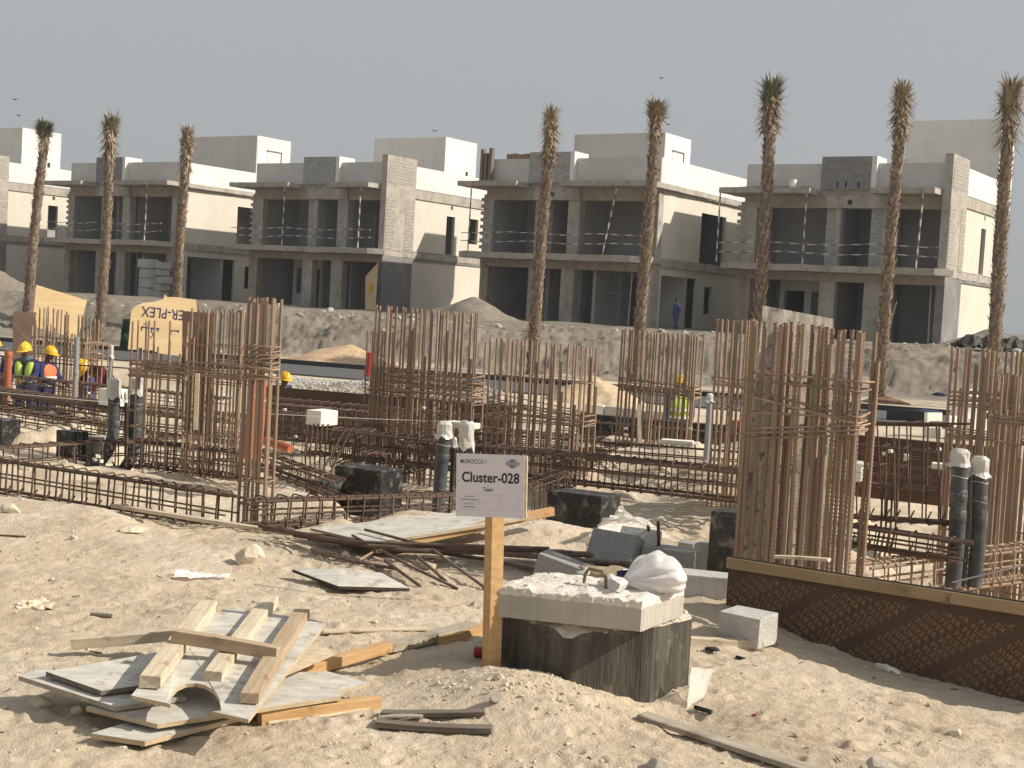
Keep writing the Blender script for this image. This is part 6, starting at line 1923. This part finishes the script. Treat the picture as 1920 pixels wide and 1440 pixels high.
mb = MB(); pts = [P_(480 + 300 * i / 20, 1095 + 50 * i / 20 - 22 * (i / 20) ** 2, .006) for i in range(21)]
mb.tube(pts, .003, 4); mb.build('cord', M['wood_pale'], None, label='thin pale cord lying on the sand behind the plywood pile', cat='cord')
# splinters and chips
mb = MB()
for k in range(130):
    y = 5.3 + 5 * q.random(); x = q.uniform(-.4, .4) * y
    L2 = .012 + .05 * q.random() ** 3; a = q.uniform(0, PI); z = gz(x, y) + .003
    mb.tube([(x, y, z), (x + L2 * math.cos(a), y + L2 * math.sin(a), z + q.uniform(0, .008))], q.uniform(.0015, .005), 4)
mb.build('splinters', M['wood_dark'], None, kind='stuff', label='dark wood splinters and chips strewn over the sand', cat='splinters', at_base=False)
# rocks
for k, (u, v, s, sq, lab) in enumerate(((466, 1056, .128, .62, 'biggest pale boulder on the open sand left of the lone plywood sheet'), (246, 997, .105, .33, 'flat white rock at the foot of the nearest rebar beam'), (646, 1051, .043, .8, 'small pale rock beside the loose bars'),
                                     (892, 1135, .03, .8, 'small white stone left of the sign post, behind the cover slab'), (936, 1274, .026, .8, 'white stone leaning on the foot of the sign post'), (75, 1326, .042, .8, 'white stone in the shadow of the leftmost plywood sheet'),
                                     (142, 1338, .036, .7, 'second white stone under the leftmost plywood sheet'), (1646, 1446, .06, .6, 'grey rock cut by the bottom edge at the right'), (1232, 1442, .05, .5, 'grey rock at the bottom edge beside the long plank'),
                                     (22, 964, .11, .5, 'pale rock at the left edge beside the nearest rebar beam'), (1792, 1378, .03, .7, 'small pale stone before the formwork board'), (138, 1012, .03, .7, 'small pale stone on the sand below the nearest beam'),
                                     (1690, 1396, .02, .8, 'small pale stone in front of the board, nearer the bottom edge'), (700, 1168, .02, .7, 'small brown stone beside the thin pale plank'))):
    p = P_(u, v, 0); mb = MB()
    rock_mb(mb, (p.x, p.y, p.z + s * sq * .5), (s * 1.1, s * .8, s * sq * 1.2), 3, seed=50 + k, flat=1)
    mb.build('rock', M['rock'] if k not in (7, 8) else M['conc'], None, label=lab, cat='rock')
p = P_(650, 1042, .0)
# birds
for k, (u, v) in enumerate(((28, 186), (35, 216), (815, 245), (1240, 146), (1253, 233))):
    p = W(u, v, 70); mb = MB(); s = .11
    mb.add([p + Vector((-s, 0, s * .35)), p + Vector((-s * .3, -.02, 0)), p + Vector((0, .0, -.02)), p + Vector((s * .3, -.02, 0)), p + Vector((s, 0, s * .4)), p + Vector((0, .09, 0)), p + Vector((0, -.09, 0.01))], [[0, 1, 5], [1, 6, 2, 5], [2, 6, 3, 5], [3, 4, 5]])
    o = mb.build('bird', M['bird'], None, label='tiny dark bird in the sky ' + ('over the far left palm, upper one', 'over the far left palm, lower one', 'above the roof room in the middle', 'high above the straw-tufted palm', 'just right of the straw tuft of a palm')[k], cat='bird')
    sd_ = o.modifiers.new('thickness', 'SOLIDIFY'); sd_.thickness = .03
# ------------------------------------------------------------------ dusty air
mb = MB(); mb.box((-150, -12, -4), (150, 175, 22))
hz = mb.build('haze', [], None, kind='stuff', label='thin dusty haze over the whole site', cat='haze', at_base=False)
hm = bpy.data.materials.new('haze'); hm.use_nodes = True
hn = hm.node_tree; hn.nodes.remove(hn.nodes['Principled BSDF'])
pv = hn.nodes.new('ShaderNodeVolumePrincipled'); pv.inputs['Color'].default_value = (.80, .84, .90, 1); pv.inputs['Density'].default_value = .00045; pv.inputs['Anisotropy'].default_value = .2
hn.links.new(pv.outputs[0], hn.nodes['Material Output'].inputs['Volume'])
hz.data.materials.append(hm)
# ------------------------------------------------------------------ camera, light, world
cd = bpy.data.cameras.new('camera'); cam = bpy.data.objects.new('camera', cd); C.objects.link(cam)
cd.sensor_width = 36; cd.lens = F / 1920 * 36; cd.clip_end = 9000; cd.clip_start = .1
Rm = Matrix((CR, CU, -fw)).transposed().to_4x4(); Rm.translation = CAM
cam.matrix_world = Rm
scene.camera = cam
SUN_AZ, SUN_EL = math.radians(-7), math.radians(35.5)      # azimuth measured from +X towards +Y
sd = Vector((math.cos(SUN_AZ) * math.cos(SUN_EL), math.sin(SUN_AZ) * math.cos(SUN_EL), math.sin(SUN_EL)))
ld = bpy.data.lights.new('sun', 'SUN'); ld.energy = 5.0; ld.angle = math.radians(.6); ld.color = (1, .91, .78)
lo = bpy.data.objects.new('sun', ld); C.objects.link(lo)
lo.matrix_world = sd.to_track_quat('Z', 'Y').to_matrix().to_4x4()
w = bpy.data.worlds.new('World'); scene.world = w; w.use_nodes = True
nt = w.node_tree; bg = nt.nodes['Background']
sky = nt.nodes.new('ShaderNodeTexSky'); sky.sky_type = 'NISHITA'; sky.sun_disc = False
sky.sun_elevation = SUN_EL; sky.sun_rotation = PI / 2 - SUN_AZ
sky.air_density = 1.2; sky.dust_density = 6; sky.ozone_density = 1
hs = nt.nodes.new('ShaderNodeHueSaturation'); hs.inputs['Saturation'].default_value = .45
lk(nt, sky.outputs[0], hs.inputs['Color'])
mx = nt.nodes.new('ShaderNodeMix'); mx.data_type = 'RGBA'; mx.inputs[0].default_value = .82
lk(nt, hs.outputs[0], mx.inputs[6]); mx.inputs[7].default_value = (4.16, 4.32, 4.46, 1)      # dust veil
lk(nt, mx.outputs[2], bg.inputs['Color'])
bg.inputs['Strength'].default_value = .1
vs = scene.view_settings
scene.display_settings.display_device = 'sRGB'
vs.view_transform = 'Standard'; vs.look = 'None'; vs.exposure = .14; vs.gamma = 1; vs.use_curve_mapping = False
scene.cycles.use_denoising = True
scene.cycles.max_bounces = 6
scene.cycles.transparent_max_bounces = 12
